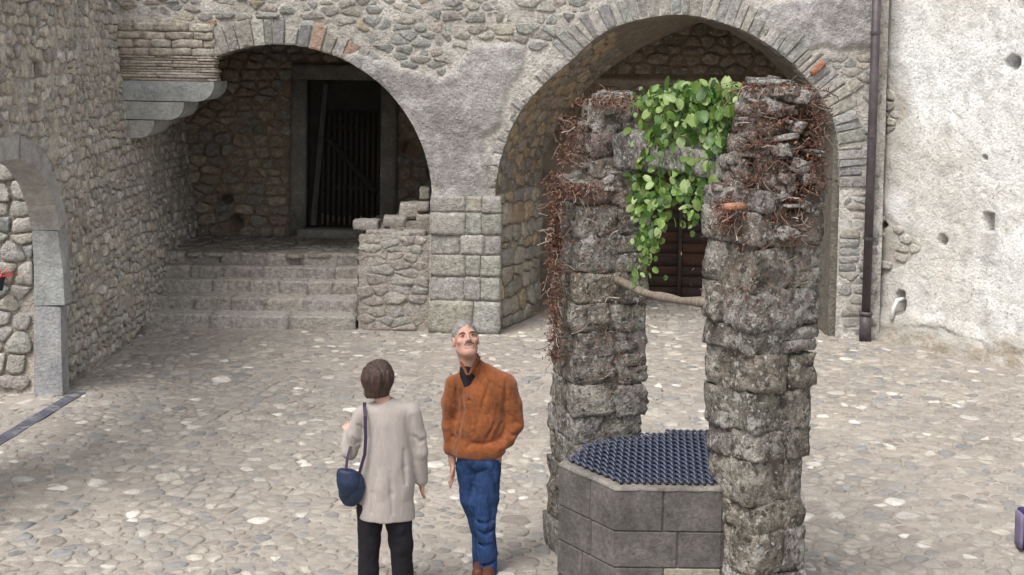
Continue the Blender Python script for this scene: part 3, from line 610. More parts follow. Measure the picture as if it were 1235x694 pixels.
TY = tag(empty('passage_end_wall', (2, YP, 0)), 'brown plastered end wall in shade at the back of the large arch', 'wall')
pd0, pd1, pdz = at(768, 300, YP)[0], at(878, 300, YP)[0], 2.15
bz = at(800, 96, YP)[1]
def th(U, V): return fbm(U, V, 2, 86)*.02+np.where(np.abs(V-bz) < .05, .05, 0)
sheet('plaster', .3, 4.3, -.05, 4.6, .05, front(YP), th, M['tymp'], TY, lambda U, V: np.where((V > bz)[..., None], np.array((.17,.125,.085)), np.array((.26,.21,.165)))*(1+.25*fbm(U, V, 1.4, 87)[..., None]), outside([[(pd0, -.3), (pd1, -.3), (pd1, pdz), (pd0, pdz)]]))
typ = chk(cells(rows(.3, 4.3, 2.2, 4.6, (.10, .20), (.16, .42), 1.6, 89, .25), 1.6, .03), lambda U, V: np.minimum(np.abs(np.asarray(V)-bz)-.06, np.asarray(V)-pdz-.1), .02)
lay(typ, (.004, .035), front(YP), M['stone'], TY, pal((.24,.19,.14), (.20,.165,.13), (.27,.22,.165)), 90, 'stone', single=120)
DD = tag(empty('plank_door', ((pd0+pd1)/2, YP, 0)), 'dark double door of reddish horizontal planks behind the hanging green plant', 'door')
r = random.Random(88); xm = at(821, 300, YP)[0]; z = .02
while z < pdz-.05:
    h = r.uniform(.14, .2); h = min(h, pdz-z)
    for (a, b) in ((pd0+.01, xm-.03), (xm+.03, pd1-.01)):
        blk('plank', (a, YP+.10+r.uniform(0, .008), z), (b, YP+.13, z+h-.01), M['woodh'], r.choice([(.05,.035,.028), (.05,.036,.028), (.035,.028,.023), (.075,.038,.026)]), DD, r.randint(0, 999), .02, 2)
    z += h
blk('post', (xm-.028, YP+.07, .0), (xm+.028, YP+.135, pdz), M['wood'], (.06,.045,.035), DD, 5)
mb = MB(); mb.box((pd0-.1, YP+.15, 0), (pd1+.1, YP+.16, pdz+.1)); mb.build('door_backing', M['void'], DD)

# ------------------------------------------------------------------ right plaster wall
RWL = tag(empty('plaster_wall', (RW0[0], RW0[1], 0)), 'bright whitewashed plaster wall at the right with small square holes', 'wall')
def rwp(u, v, h): return (RW0[0]+RWD[0]*u-.817*h, RW0[1]+RWD[1]*u-.577*h, v)
def onrw(px, py):
    d = ray(px, py); n = (-.817, -.577); t = (RW0[0]*n[0]+RW0[1]*n[1])/(d[0]*n[0]+d[1]*n[1]); x, y, z = d[0]*t, d[1]*t, CAM_H+d[2]*t
    return ((x-RW0[0])*RWD[0]+(y-RW0[1])*RWD[1], z)
HO = [(onrw(1221, 76), .10, .09, 2), (onrw(1192, 268), .08, .11, 8), (onrw(1137, 290), .06, .07, 2), (onrw(1086, 366), .085, .15, 3), (onrw(1064, 271), .07, .05, 2), (onrw(1236, 0), .06, .10, 6), (onrw(1189, 190), .03, .03, 2)]
patch = [[onrw(x, y) for x, y in ((1050,100),(1075,108),(1092,122),(1098,140),(1085,150),(1070,165),(1050,160))], [onrw(x, y) for x, y in ((1050,255),(1075,262),(1100,285),(1112,300),(1095,318),(1070,330),(1050,345))]]
def rwh(U, V):
    h = fbm(U, V, 1.2, 111)*.035+fbm(U, V, 5, 112, 4)*.014+np.clip(.42+.15*fbm(U, V, 1.5, 113)-V, 0, .5)*.25+np.where(V < .25+.15*fbm(U, V, 2.5, 114), .03*fbm(U, V, 9, 115)-.02, 0)
    pp = outside(patch)(U, V)+fbm(U, V, 5, 116)*.06; h = h-.012*np.clip(-pp/.03, 0, 1)-.03*np.clip(fbm(U, V, 8, 125, 2)*3-1.35, 0, 1)
    for (c, a, b, e) in HO: h = h-.6*((np.abs((U-c[0])/a)**e+np.abs((V-c[1])/b)**e+.35*fbm(U, V, 14, 117)) < 1)
    return h
def rwt(U, V):
    k = np.clip(.5+fbm(U, V, .9, 118)*1.4, 0, 1)[..., None]; c = np.array((.81,.815,.80))*k+np.array((.67,.64,.585))*(1-k)
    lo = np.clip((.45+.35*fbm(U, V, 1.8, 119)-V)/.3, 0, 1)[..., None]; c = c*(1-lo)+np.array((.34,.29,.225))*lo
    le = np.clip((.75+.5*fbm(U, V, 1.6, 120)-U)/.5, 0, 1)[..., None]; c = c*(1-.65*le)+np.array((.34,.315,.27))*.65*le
    sk = np.clip(fbm(U*4.5, V*.5, 1, 124)*2.2-.15, 0, 1)[..., None]; c = c*(1-.35*sk)+np.array((.47,.46,.43))*.35*sk
    st = np.clip(fbm(U, V, 3.3, 121)*4-1.1, 0, 1)[..., None]; c = c*(1-.6*st)+np.array((.40,.39,.37))*.6*st
    pp = np.clip(-(outside(patch)(U, V))/.03, 0, 1)[..., None]; return c*(1-pp)+np.array((.46,.425,.37))*pp
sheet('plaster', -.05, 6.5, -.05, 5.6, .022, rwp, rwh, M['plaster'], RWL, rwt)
rr_ = chk(cells(rows(-.05, .9, .6, 4.3, (.09, .15), (.13, .26), 1.4, 122, .2), 1.4, .03), lambda U, V: -(outside(patch)(U, V)), .01)
rr_ = [p for i, p in enumerate(rr_) if (i*7) % 10 < 7]
lay(rr_, (.008, .026), rwp, M['stone'], RWL, pal((.44,.415,.37), (.38,.365,.33), (.48,.45,.40), j=.1), 123)
mb = MB(); mb.add([rwp(-.05, 5.6, .02), rwp(6.5, 5.6, .02), rwp(6.5, 5.6, -1), rwp(-.05, 5.6, -1)], [(0,1,2,3)], (.3,.28,.25)); mb.build('wall_top', M['mortar'], RWL)
c = HO[3][0]; mb = MB(); mb.tube([rwp(c[0]-.02, c[1]+.05, -.12), rwp(c[0]-.03, c[1]+.04, .03), rwp(c[0]-.05, c[1]-.08, .07), rwp(c[0]-.07, c[1]-.20, .075)], [.026]*4, 10)
tag(mb.build('drain_spout', M['white'], smooth=True), 'bent white plastic spout poking from a hole low in the plaster wall', 'spout')
# downpipe
DP = tag(empty('downpipe', (4.5, 18.3, 0)), 'dark purplish-brown downpipe running down the corner beside the large arch', 'downpipe')
pb = at(1043.5, 403, 18.32); pt_ = at(1057.5, -4, 18.32); Pz = lambda z: (pb[0]+(pt_[0]-pb[0])*(z-pb[1])/(pt_[1]-pb[1]), 18.32, z)
mb = MB(); mb.tube([Pz(.32), Pz(5.5)], .056, 14); mb.build('pipe', M['pipe'], DP, True)
mb = MB(); mb.tube([Pz(.0), Pz(.36)], [.078, .072], 14); mb.tube([Pz(.34), Pz(.38)], [.085, .085], 14); mb.build('iron_shoe', M['pipe'], DP, True)
for z in (1.3, 2.6, 3.9): mb = MB(); mb.tube([Pz(z), Pz(z+.04)], .064, 14); mb.box((Pz(z)[0]-.01, 18.36, z), (Pz(z)[0]+.01, 18.62, z+.03)); mb.build('bracket', M['pipe'], DP)

# ------------------------------------------------------------------ well
WL = tag(empty('stone_well', (1.07, 9.5, 0)), 'low many-sided well of smooth grey-brown blocks between the two pillars', 'well')
n = len(WELLP); WH = .93; cxw, cyw = sum(p[0] for p in WELLP)/n, sum(p[1] for p in WELLP)/n
def inset(P, d):
    Q = []; m = len(P)
    for i in range(m):
        a, b, c = Vector(P[i-1]), Vector(P[i]), Vector(P[(i+1) % m]); e1 = (b-a).normalized(); e2 = (c-b).normalized(); n1 = Vector((-e1.y, e1.x)); n2 = Vector((-e2.y, e2.x)); q = (n1+n2).normalized(); Q.append(tuple(b+q*(d/max(.4, q.dot(n1)))))
    return Q
core = inset(WELLP, .012); inn = inset(WELLP, .13)
V = [(*p, 0) for p in core]+[(*p, WH-.02) for p in core]; F = [(i, (i+1) % n, n+(i+1) % n, n+i) for i in range(n)]
mk('mortar', V, F, M['well'], WL, (.12,.105,.09), smooth=False)
V = [(*p, .1) for p in inn]+[(*p, WH-.005) for p in inn]; F = [((i+1) % n, i, n+i, n+(i+1) % n) for i in range(n)]+[tuple(range(n))]
mk('shaft', V, F, M['void'], WL, smooth=False)
r = random.Random(131); zc = [0, .20, .425, .655, WH]
for i in range(n):
    a = Vector(WELLP[i]); b = Vector(WELLP[(i+1) % n]); e = b-a; L = e.length; e.normalize(); nn = Vector((e.y, -e.x))
    for k in range(4):
        cuts = [0, L] if L < .4 else [0, L*(.5 if k % 2 else .62)+r.uniform(-.04, .04), L]
        for q in range(len(cuts)-1):
            u0, u1 = cuts[q]+(0 if q == 0 else .003), cuts[q+1]-(0 if q == len(cuts)-2 else .003); z0, z1 = zc[k]+.003, zc[k+1]-.003
            Pf = lambda u, v, h: tuple((a+e*u-nn*.02+nn*(h)).to_3d()+Vector((0, 0, v)))
            poly = [(u0, z0), (u1, z0), (u1, z1), (u0, z1)]; bb = .012; V = []
            for s, hh in ((0, -.02), (0, .012), (bb, .0215)):
                for (x, z) in poly: V.append(Pf(x+(s if x == u0 and q else -s if x == u1 and q < len(cuts)-2 else 0), z+(s if z == z0 else -s)*(.5), hh))
            F = [(j, (j+1) % 4, 4+(j+1) % 4, 4+j) for j in range(4)]+[(4+j, 4+(j+1) % 4, 8+(j+1) % 4, 8+j) for j in range(4)]+[(8, 9, 10, 11)]
            kk = 1+r.uniform(-.12, .12); light = (i == 0 and k == 1 and q == 1)
            mk('block', V, F, M['well'], WL, tuple(c*kk for c in ((.24,.225,.175) if light else (.112,.103,.098))), smooth=False)
# rim: rounded lip of paler stone
o1 = inset(WELLP, -.006); o2 = inset(WELLP, .012); i1 = inset(WELLP, .125); rim = [(o1, WH-.016), (o1, WH-.006), (o2, WH+.008), (i1, WH+.006), (i1, WH-.03)]
V = []; F = []; T = []
rs = random.Random(4); SUB = 8
for P, z in rim:
    for i in range(n):
        a, b = P[i], P[(i+1) % n]
        for q in range(SUB): f = q/SUB; V.append((a[0]+(b[0]-a[0])*f+rs.uniform(-.003, .003), a[1]+(b[1]-a[1])*f+rs.uniform(-.003, .003), z+rs.uniform(-.003, .003))); T.append((.17,.155,.14))
m_ = n*SUB
for k in range(len(rim)-1):
    for i in range(m_): F.append((k*m_+i, k*m_+(i+1) % m_, (k+1)*m_+(i+1) % m_, (k+1)*m_+i))
mk('rim', V, F, M['well'], WL, np.array(T))
# grate of linked bars
GT = tag(empty('well_grate', (cxw, cyw, WH)), 'blue-black woven metal grate covering the top of the well', 'grate')
gp = inset(WELLP, .045); GA = Vector((.10, 1)).normalized(); GB = Vector((1, -.10)).normalized(); o_ = Vector((cxw, cyw)); pitch = .047
def ing(p): return float(psd(gp, np.array([p[0]]), np.array([p[1]]))[0]) < 0
for i in range(-18, 19):
    vals = [j for j in np.arange(-1.0, 1.0, .01) if ing(o_+GB*(i*pitch)+GA*j)]
    if len(vals) < 4: continue
    a, b = min(vals), max(vals); mb = MB(); base = o_+GB*(i*pitch+pitch*.5)
    mb.tube([(*(base+GA*(a-.012)), WH+.016), (*(base+GA*(b+.012)), WH+.016)], .0075, 6); mb.build('grate_rod', M['irond'], GT, True)
    mb = MB(); k = a-.01
    while k < b:
        p = o_+GB*(i*pitch-pitch*.52)+GA*(k+.080); q = o_+GB*(i*pitch+pitch*.40)+GA*(k-.004)
        mb.tube([(*p, WH+.022), (*p.lerp(q, .3), WH+.032), (*p.lerp(q, .7), WH+.032), (*q, WH+.020)], [.006, .0095, .0095, .006], 6); k += .098
    mb.build('link_row', M['iron'], GT, True)
    for k in (a, b): mb = MB(); c = base+GA*k; mb.tube([(*c, WH+.0), (*c, WH+.034)], .012, 7); mb.build('end_knob', M['irond'], GT, True)

# ------------------------------------------------------------------ pillars
def pillar(name, label, prof, rot, seed, topz, roughz):
    """prof: (z, x0, x1) widths; each course two or three rough stones round a mortar core"""
    r = random.Random(seed); zz = [p[0] for p in prof]; X0 = [p[1] for p in prof]; X1 = [p[2] for p in prof]; cy = prof[0][3]
    R = tag(empty(name, ((X0[0]+X1[0])/2, cy, 0)), label, 'pillar', 'rough stone pillars either side of the well'); z = 0; k = 0
    while z < topz-.02:
        rough = z > roughz; h = r.uniform(.06, .13) if rough and 'right' in label else r.uniform(.13, .22) if rough else r.uniform(.15, .28); h = min(h, topz-z)
        x0 = np.interp(z+h/2, zz, X0)+r.uniform(-.018, .018); x1 = np.interp(z+h/2, zz, X1)+r.uniform(-.018, .018); w = (x1-x0)/(abs(math.cos(rot))+abs(math.sin(rot)))*1.0; cx = (x0+x1)/2
        c_, s_ = math.cos(rot), math.sin(rot)
        def put(lx, ly, sx, sy, hh=h, zz_=z, amp=.05, kk=8):
            V, F = rblock((cx+lx*c_-ly*s_, cy+lx*s_+ly*c_, zz_+hh/2), (sx+.012, sy+.012, hh+.006), r, kk, amp*r.uniform(.8, 1.3), rot+r.uniform(-.10, .10), .20 if not rough else .34)
            col = pal((.27,.25,.22), (.31,.29,.26), (.23,.215,.19), (.29,.26,.22))(0, 0, r)
            if rough: col = pal((.25,.20,.175), (.30,.275,.25), (.20,.155,.135), (.25,.23,.205))(0, 0, r)
            mk('stone', V, F, M['pillar'], R, col)
        pr = r.uniform(0, .02); d = w+pr
        if k % 2 == 0:
            f = r.uniform(.38, .62); put(-w/2+w*f/2, 0, w*f, d)
            if r.random() < .8: put(w/2-w*(1-f)/2, -d*.25, w*(1-f), d*.5); put(w/2-w*(1-f)/2, d*.25, w*(1-f), d*.5)
            else:
                q = r.uniform(.4, .6)*h; put(w/2-w*(1-f)/2, 0, w*(1-f), d, q, z); put(w/2-w*(1-f)/2, 0, w*(1-f), d, h-q, z+q)
        else:
            f = r.uniform(.42, .7); put(0, -d/2+d*f/2, w, d*f)if r.random() < .45 else (put(-w*.22, -d/2+d*f/2, w*.56, d*f), put(w*.28, -d/2+d*f/2, w*.44, d*f)); put(0, d/2-d*(1-f)/2, w, d*(1-f))
        if rough:
            for _ in range(11):
                a = r.uniform(0, 6.28); V, F = rblock((cx+math.cos(a)*w*.47, cy+math.sin(a)*w*.47, z+h*r.random()), (r.uniform(.05, .16), r.uniform(.05, .12), r.uniform(.02, .06)), r, 3, .12, a, .3); mk('chip', V, F, M['pillar'], R, pal((.30,.28,.26), (.16,.11,.09), (.40,.38,.36))(0, 0, r))
        z += h; k += 1
    n_ = 40; V = []; F = []; T = []; lv_ = int(topz/.035); ph = [r.uniform(0, 6) for _ in range(6)]
    for j in range(lv_+1):
        zq = (topz-.05)*j/lv_; a0_ = np.interp(zq, zz, X0); a1_ = np.interp(zq, zz, X1); w = (a1_-a0_)/(abs(math.cos(rot))+abs(math.sin(rot)))*1.0; cx = (a0_+a1_)/2
        for i in range(n_):
            t = 2*math.pi*i/n_; e = (abs(math.cos(t))**5+abs(math.sin(t))**5)**(-1/5); rad = (w/2-.008)*e*.985+.012*math.sin(3*t+zq*9+ph[0])+.010*math.sin(5*t-zq*14+ph[1])+.007*math.sin(11*t+zq*31+ph[2])+r.uniform(-.005, .005)
            if j == lv_: rad *= .7
            lx, ly = math.cos(t)*rad, math.sin(t)*rad; V.append((cx+lx*math.cos(rot)-ly*math.sin(rot), cy+lx*math.sin(rot)+ly*math.cos(rot), zq)); T.append((.22,.195,.16))
    for j in range(lv_):
        for i in range(n_): F.append((j*n_+i, j*n_+(i+1) % n_, (j+1)*n_+(i+1) % n_, (j+1)*n_+i))
    F.append(tuple(lv_*n_+i for i in range(n_))); mk('mortar', V, F, M['pillar'], R, np.array(T))
    return R
PL = pillar('stone_pillar', 'lichen-spotted rubble pillar left of the well, dry vines down its left side', [(0,.29,.93,10.42),(.8,.33,.97),(1.3,.335,1.0),(1.7,.33,.99),(2.4,.345,.97),(2.62,.335,.96),(2.8,.45,.95),(3.05,.46,.93),(3.22,.52,.88),(3.33,.60,.82)], .30, 141, 3.32, 2.25)
PRt = pillar('stone_pillar', 'taller rubble pillar at the right front corner of the well, crusted with dead roots on top', [(0,1.28,1.86,8.95),(.9,1.275,1.86),(1.8,1.245,1.88),(2.35,1.21,1.90),(2.75,1.21,1.93),(2.82,1.30,1.93),(3.1,1.33,1.91),(3.28,1.38,1.86),(3.42,1.46,1.76),(3.5,1.5,1.7)], .52, 152, 3.47, 2.55)
# lintel stone and wooden pole spanning the pillars
r = random.Random(155)
for i in range(80):
    z = r.uniform(2.56, 3.42); xx0 = np.interp(z, [2.5, 2.8, 3.1, 3.42], [1.24, 1.33, 1.36, 1.46]); xx1 = np.interp(z, [2.5, 2.8, 3.1, 3.42], [1.88, 1.88, 1.87, 1.76]); f = r.uniform(.04, .93)
    V, F = rblock((xx0+(xx1-xx0)*f, 8.95-.30+abs(f-.62)*.20+r.uniform(-.015, .02), z), (r.uniform(.04, .15), r.uniform(.05, .09), r.choice([r.uniform(.014, .03), r.uniform(.03, .08)])), r, 4, .16, r.uniform(-1.2, -.5) if f > .75 else r.uniform(-.4, .6), .25)
    Vm = V.mean(axis=0); ti = r.gauss(0, .22); Xq = V[:, 0]-Vm[0]; Zq = V[:, 2]-Vm[2]; V[:, 0] = Vm[0]+Xq*math.cos(ti)-Zq*math.sin(ti); V[:, 2] = Vm[2]+Xq*math.sin(ti)+Zq*math.cos(ti)
    mk('slab_chip', V, F, M['pillar'], PRt, pal((.36,.33,.31), (.24,.18,.155), (.46,.43,.41), (.20,.13,.11), (.30,.24,.215))(0, 0, r))
LS = tag(empty('lintel_beam', (1.1, 9.7, 2.9)), 'rough grey stone beam between the pillar tops, half hidden by the green plant', 'stone beam')
r = random.Random(161); a = Vector((.84, 10.08, 2.96)); b = Vector((1.42, 9.15, 2.95)); an = math.atan2(b.y-a.y, b.x-a.x)
for (f, l, h, w) in ((.08, .40, .26, .24), (.62, .78, .17, .17)):
    c = a.lerp(b, f); V, F = rblock((c.x, c.y, c.z-(.02 if l < .5 else .03)), (l, w, h), r, 6, .05, an, .28 if l < .5 else .08); mk('beam_stone', V, F, M['pillar'], LS, (.27,.26,.245) if l < .5 else (.33,.32,.29))
def nz(a): return r.uniform(-a, a)
q0 = at(742, 337, 10.2); q1 = at(800, 352, 9.5); q2 = at(862, 368, 8.85); mb = MB()
P_ = [(q0[0]-.05, 10.25, q0[1]+.01)]+[Vector((q0[0], 10.2, q0[1])).lerp(Vector((q2[0], 8.95, q2[1])), f)+Vector((nz(.006), nz(.006), -.05*math.sin(math.pi*f)+nz(.006)+.0)) for f in [i/10 for i in range(11)]]+[(q2[0]+.10, 9.0, q2[1]-.01)]
mb.tube(P_, [.027+.004*math.sin(i*2.1)+(.006 if i % 4 == 2 else 0) for i in range(len(P_))], 10, (.20,.165,.13)); tag(mb.build('wooden_pole', M['wood'], smooth=True), 'crooked bare branch wedged between the two pillars below the plant', 'pole')

# ------------------------------------------------------------------ green trailing plant
IV = tag(empty('trailing_plant', (1.1, 9.6, 3.1)), 'bright green trailing plant with round leaves hanging between the pillar tops', 'plant')
def leaf_mesh(seed):
    r = random.Random(seed); V = [(0, 0, 0)]; F = []; n = 10; w = r.uniform(.85, 1.05)
    out = []
    for i in range(n):
        a = -math.pi/2+2*math.pi*(i+.5)/n; rad = 1+.12*math.cos(a-math.pi/2) if False else 1
        x = math.cos(a)*.48*w; y = .5+math.sin(a)*.52
        if math.sin(a) > .85: y += .10
        if math.sin(a) < -.85: y -= .06*1
        out.append((x, y))
    V = [(x, y, .16*abs(x)-.16*(y-.5)**2+r.uniform(-.02, .02)) for x, y in out]+[(0, .06, -.03), (0, .35, -.02), (0, .7, -.03), (0, 1.0, -.10)]
    c = n
    # right half: points with x>0 from bottom up, midrib on the left
    Rp = [i for i in range(n) if out[i][0] > 0]; Lp = [i for i in range(n) if out[i][0] <= 0]; Rp.sort(key=lambda i: out[i][1]); Lp.sort(key=lambda i: out[i][1])
    mid = [c, c+1, c+2, c+3]
    for side, s in ((Rp, 1), (Lp, -1)):
        ring = side; k = 0
        f = [(mid[0], ring[0], ring[1], mid[1]), (mid[1], ring[1], ring[2], mid[1]), (mid[1], ring[2], ring[3], mid[2]), (mid[2], ring[3], ring[4], mid[3])]
        for t in f:
            t = tuple(dict.fromkeys(t)); F.append(t if s > 0 else t[::-1])
    m = bpy.data.meshes.new('leaf'); m.from_pydata(V, [], F); m.polygons.foreach_set('use_smooth', [True]*len(m.polygons))
    col = [(.07,.15,.03), (.13,.22,.04), (.24,.34,.10), (.045,.105,.02), (.32,.42,.17), (.12,.19,.03)][seed % 6]
    a = m.attributes.new('tint', 'FLOAT_COLOR', 'POINT'); a.data.foreach_set('color', [q for _ in V for q in (*col, 1)]); m.materials.append(M['leaf']); return m
LM = [leaf_mesh(i) for i in range(12)]
r = random.Random(171)
def planepos(px, py, off=0):
    f = min(1, max(0, (px-762)/(885-762))); Y = 9.95-f*.85+off; x, z = at(px, py, Y); return Vector((x, Y, z))
strands = [([(800,118),(788,135),(778,165),(772,205),(770,250),(778,290),(776,338)], 56, 9), ([(815,115),(800,140),(795,185),(797,225),(800,262),(785,300)], 40, 11),
           ([(835,112),(825,140),(820,180),(825,220),(838,250),(832,272)], 38, 11), ([(850,112),(858,140),(852,180),(848,215),(856,245)], 38, 11),
           ([(870,110),(876,140),(868,170),(850,200)], 32, 9), ([(775,120),(800,112),(835,116),(865,114),(884,118)], 48, 9), ([(790,150),(830,140),(870,145)], 26, 15), ([(772,180),(778,230),(788,260)], 16, 12)]
lv = 0; stems = MB()
for (P, cnt, sp_) in strands:
    A = np.array(P, float); d = np.r_[0, np.cumsum(np.linalg.norm(np.diff(A, axis=0), axis=1))]
    sm = []; off = r.uniform(-.1, .05)
    for s in np.linspace(0, d[-1], 16): sm.append(planepos(np.interp(s, d, A[:, 0])+r.uniform(-2, 2), np.interp(s, d, A[:, 1]), off+r.uniform(-.01, .01)))
    stems.tube(sm, .0045, 5)
    for i in range(cnt):
        s = r.uniform(0, d[-1])**1.0; px = np.interp(s, d, A[:, 0])+r.gauss(0, sp_*.62); py = np.interp(s, d, A[:, 1])+r.gauss(0, 6)
        if not (760 < px < 892): px = min(890, max(762, px))
        tail = np.interp(py, [100, 250, 340], [1, .85, .55]); L = r.choice([r.uniform(.04, .07), r.uniform(.06, .095)])*tail; p = planepos(px, py, off+r.uniform(-.13, .05))
        o = bpy.data.objects.new('leaf', LM[r.randrange(12)]); COL.objects.link(o); o.parent = IV; o.location = p-IV.location; o.scale = (L*r.uniform(.78, 1.08), L*r.uniform(.9, 1.2), L*r.uniform(.4, 1.8))
        nrm = Vector((r.gauss(-.1, .7), -.8+r.gauss(0, .45), r.uniform(-.1, 1.2))).normalized(); tip = Vector((r.gauss(0, .55), r.gauss(-.1, .3), -1 if py > 125 or r.random() < .5 else .6)); tip = (tip-nrm*tip.dot(nrm)).normalized()
        o.rotation_mode = 'QUATERNION'; X = tip.cross(nrm); o.rotation_quaternion = Matrix((X, tip, nrm)).transposed().to_quaternion(); lv += 1
for (px, py) in ((861, 105), (876, 103), (884, 116)):
    p = planepos(px, py); o = bpy.data.objects.new('leaf', LM[4]); COL.objects.link(o); o.parent = IV; L = .085; o.scale = (L, L, L); o.location = p-IV.location-Vector((0, 0, .03))
    o.rotation_euler = (math.radians(80), 0, math.radians(r.uniform(-30, 30))); stems.tube([planepos(px-3, py+22), planepos(px-1, py+8), planepos(px, py+3)], .003, 5)
fm = MB()
for i in range(1000):
    P, cnt, sp_ = r.choices(strands, [5, 4, 4, 4, 4, 7, 4, 2])[0]; A = np.array(P, float); d = np.r_[0, np.cumsum(np.linalg.norm(np.diff(A, axis=0), axis=1))]; q = r.uniform(0, d[-1])
    px = np.interp(q, d, A[:, 0])+r.gauss(0, 10); py = np.interp(q, d, A[:, 1])+r.gauss(0, 7); px = min(888, max(763, px)); p = planepos(px, py, r.uniform(-.06, .12)); L = r.uniform(.028, .062)
    nrm = Vector((r.gauss(0, .8), -1+r.gauss(0, .6), r.uniform(-.4, 1.2))).normalized(); tip = Vector((r.gauss(0, .8), r.gauss(0, .5), -1)); tip = (tip-nrm*tip.dot(nrm)).normalized(); X = tip.cross(nrm); m_l = LM[r.randrange(12)]
    fm.add([p+(X*v.co.x+tip*v.co.y+nrm*v.co.z)*L for v in m_l.vertices], [tuple(f.vertices) for f in m_l.polygons], r.choice([(.07,.16,.025), (.12,.24,.04), (.18,.30,.07), (.05,.11,.02), (.22,.33,.09)]))
tag(fm.build('small_leaves', M['leaf'], IV, True), kind='stuff')
stems.build('stems', M['stem'], IV, True)

# ------------------------------------------------------------------ dead creeper on the pillars
def creeper(label, spots, n, seed, name='dead_creeper'):
    r = random.Random(seed); mb = MB()
    cols = [(.14,.065,.045), (.20,.10,.06), (.10,.045,.035), (.20,.12,.08), (.13,.075,.06), (.09,.055,.045), (.15,.05,.03)]
    for i in range(n):
        c, R_, wgt = r.choices(spots, [s[2] for s in spots])[0]
        p = Vector((c[0]+r.gauss(0, R_[0]), c[1]+r.gauss(0, R_[1]), c[2]+r.uniform(-R_[2], R_[2])))
        L = r.uniform(.012, .036); d = Vector((r.gauss(0, 1), r.gauss(0, 1), r.gauss(-.1, .7))).normalized()*L; w = d.cross(Vector((r.random()-.5, r.random()-.5, r.random()-.5))).normalized()*r.uniform(.003, .0075)
        k = Vector((0, 0, -L*.25)); t = r.choice(cols); mb.add([p-w*.4, p+w*.4, p+d*.5+w+k*.2, p+d*.5-w+k*.2, p+d+k], [(0,1,2,3),(3,2,4)], t)
    for i in range(n//20):
        c, R_, wgt = r.choices(spots, [s[2] for s in spots])[0]
        p = Vector((c[0]+r.gauss(0, R_[0]), c[1]+r.gauss(0, R_[1])-.012, c[2]+r.uniform(-R_[2], R_[2]))); d = Vector((r.gauss(0, 1.1), r.gauss(0, .12), r.gauss(-.3, .55))).normalized()*r.uniform(.022, .05); P = [p.copy()]
        for q in range(5): d = (d+Vector((r.gauss(0, .4), r.gauss(0, .08), r.gauss(-.1, .3)))*d.length); d = d.normalized()*r.uniform(.012, .032); p = p+d; P.append(p.copy())
        mb.tube(P, r.uniform(.0016, .0042), 3, r.choice([(.22,.17,.14), (.34,.30,.26), (.13,.075,.05), (.17,.09,.06), (.10,.07,.055)]), False)
    o = mb.build(name, M['dead'], smooth=False); tag(o, label, 'dead creeper', kind='stuff'); return o
cy0 = 10.16
creeper('rust-brown dried creeper down the left edge of the left pillar', [((.31,cy0,2.5),(.022,.05,.28),3), ((.33,cy0,1.9),(.026,.05,.45),4), ((.45,10.1,2.66),(.09,.05,.05),2), ((.42,10.2,3.0),(.05,.08,.18),1.5), ((.68,10.1,3.28),(.13,.12,.04),1.5), ((.6,10.06,2.1),(.15,.03,.5),1), ((.72,10.05,1.45),(.13,.02,.25),.5)], 5200, 181)
rc = [((1.58,8.66,z),(.12,.025,.07),.8) for z in (2.58, 2.70, 2.81, 2.93, 3.05, 3.16, 3.28)]+[((1.80,8.76,3.08),(.045,.06,.28),5), ((1.30,8.74,2.66),(.04,.05,.10),1.2), ((1.62,8.9,3.42),(.12,.14,.03),2.5), ((1.5,8.63,2.3),(.16,.02,.25),.7)]
creeper('rust and straw-coloured dead roots matted over the top of the right pillar', rc, 6500, 182)
V, F = rblock((1.335, 8.62, 2.72), (.13, .05, .035), random.Random(3), 3, .1, .1, .3); tag(mk('tile_shard', V, F, M['stone'], None, (.42,.20,.12)), 'small orange tile fragment lodged in the right pillar', 'tile shard')

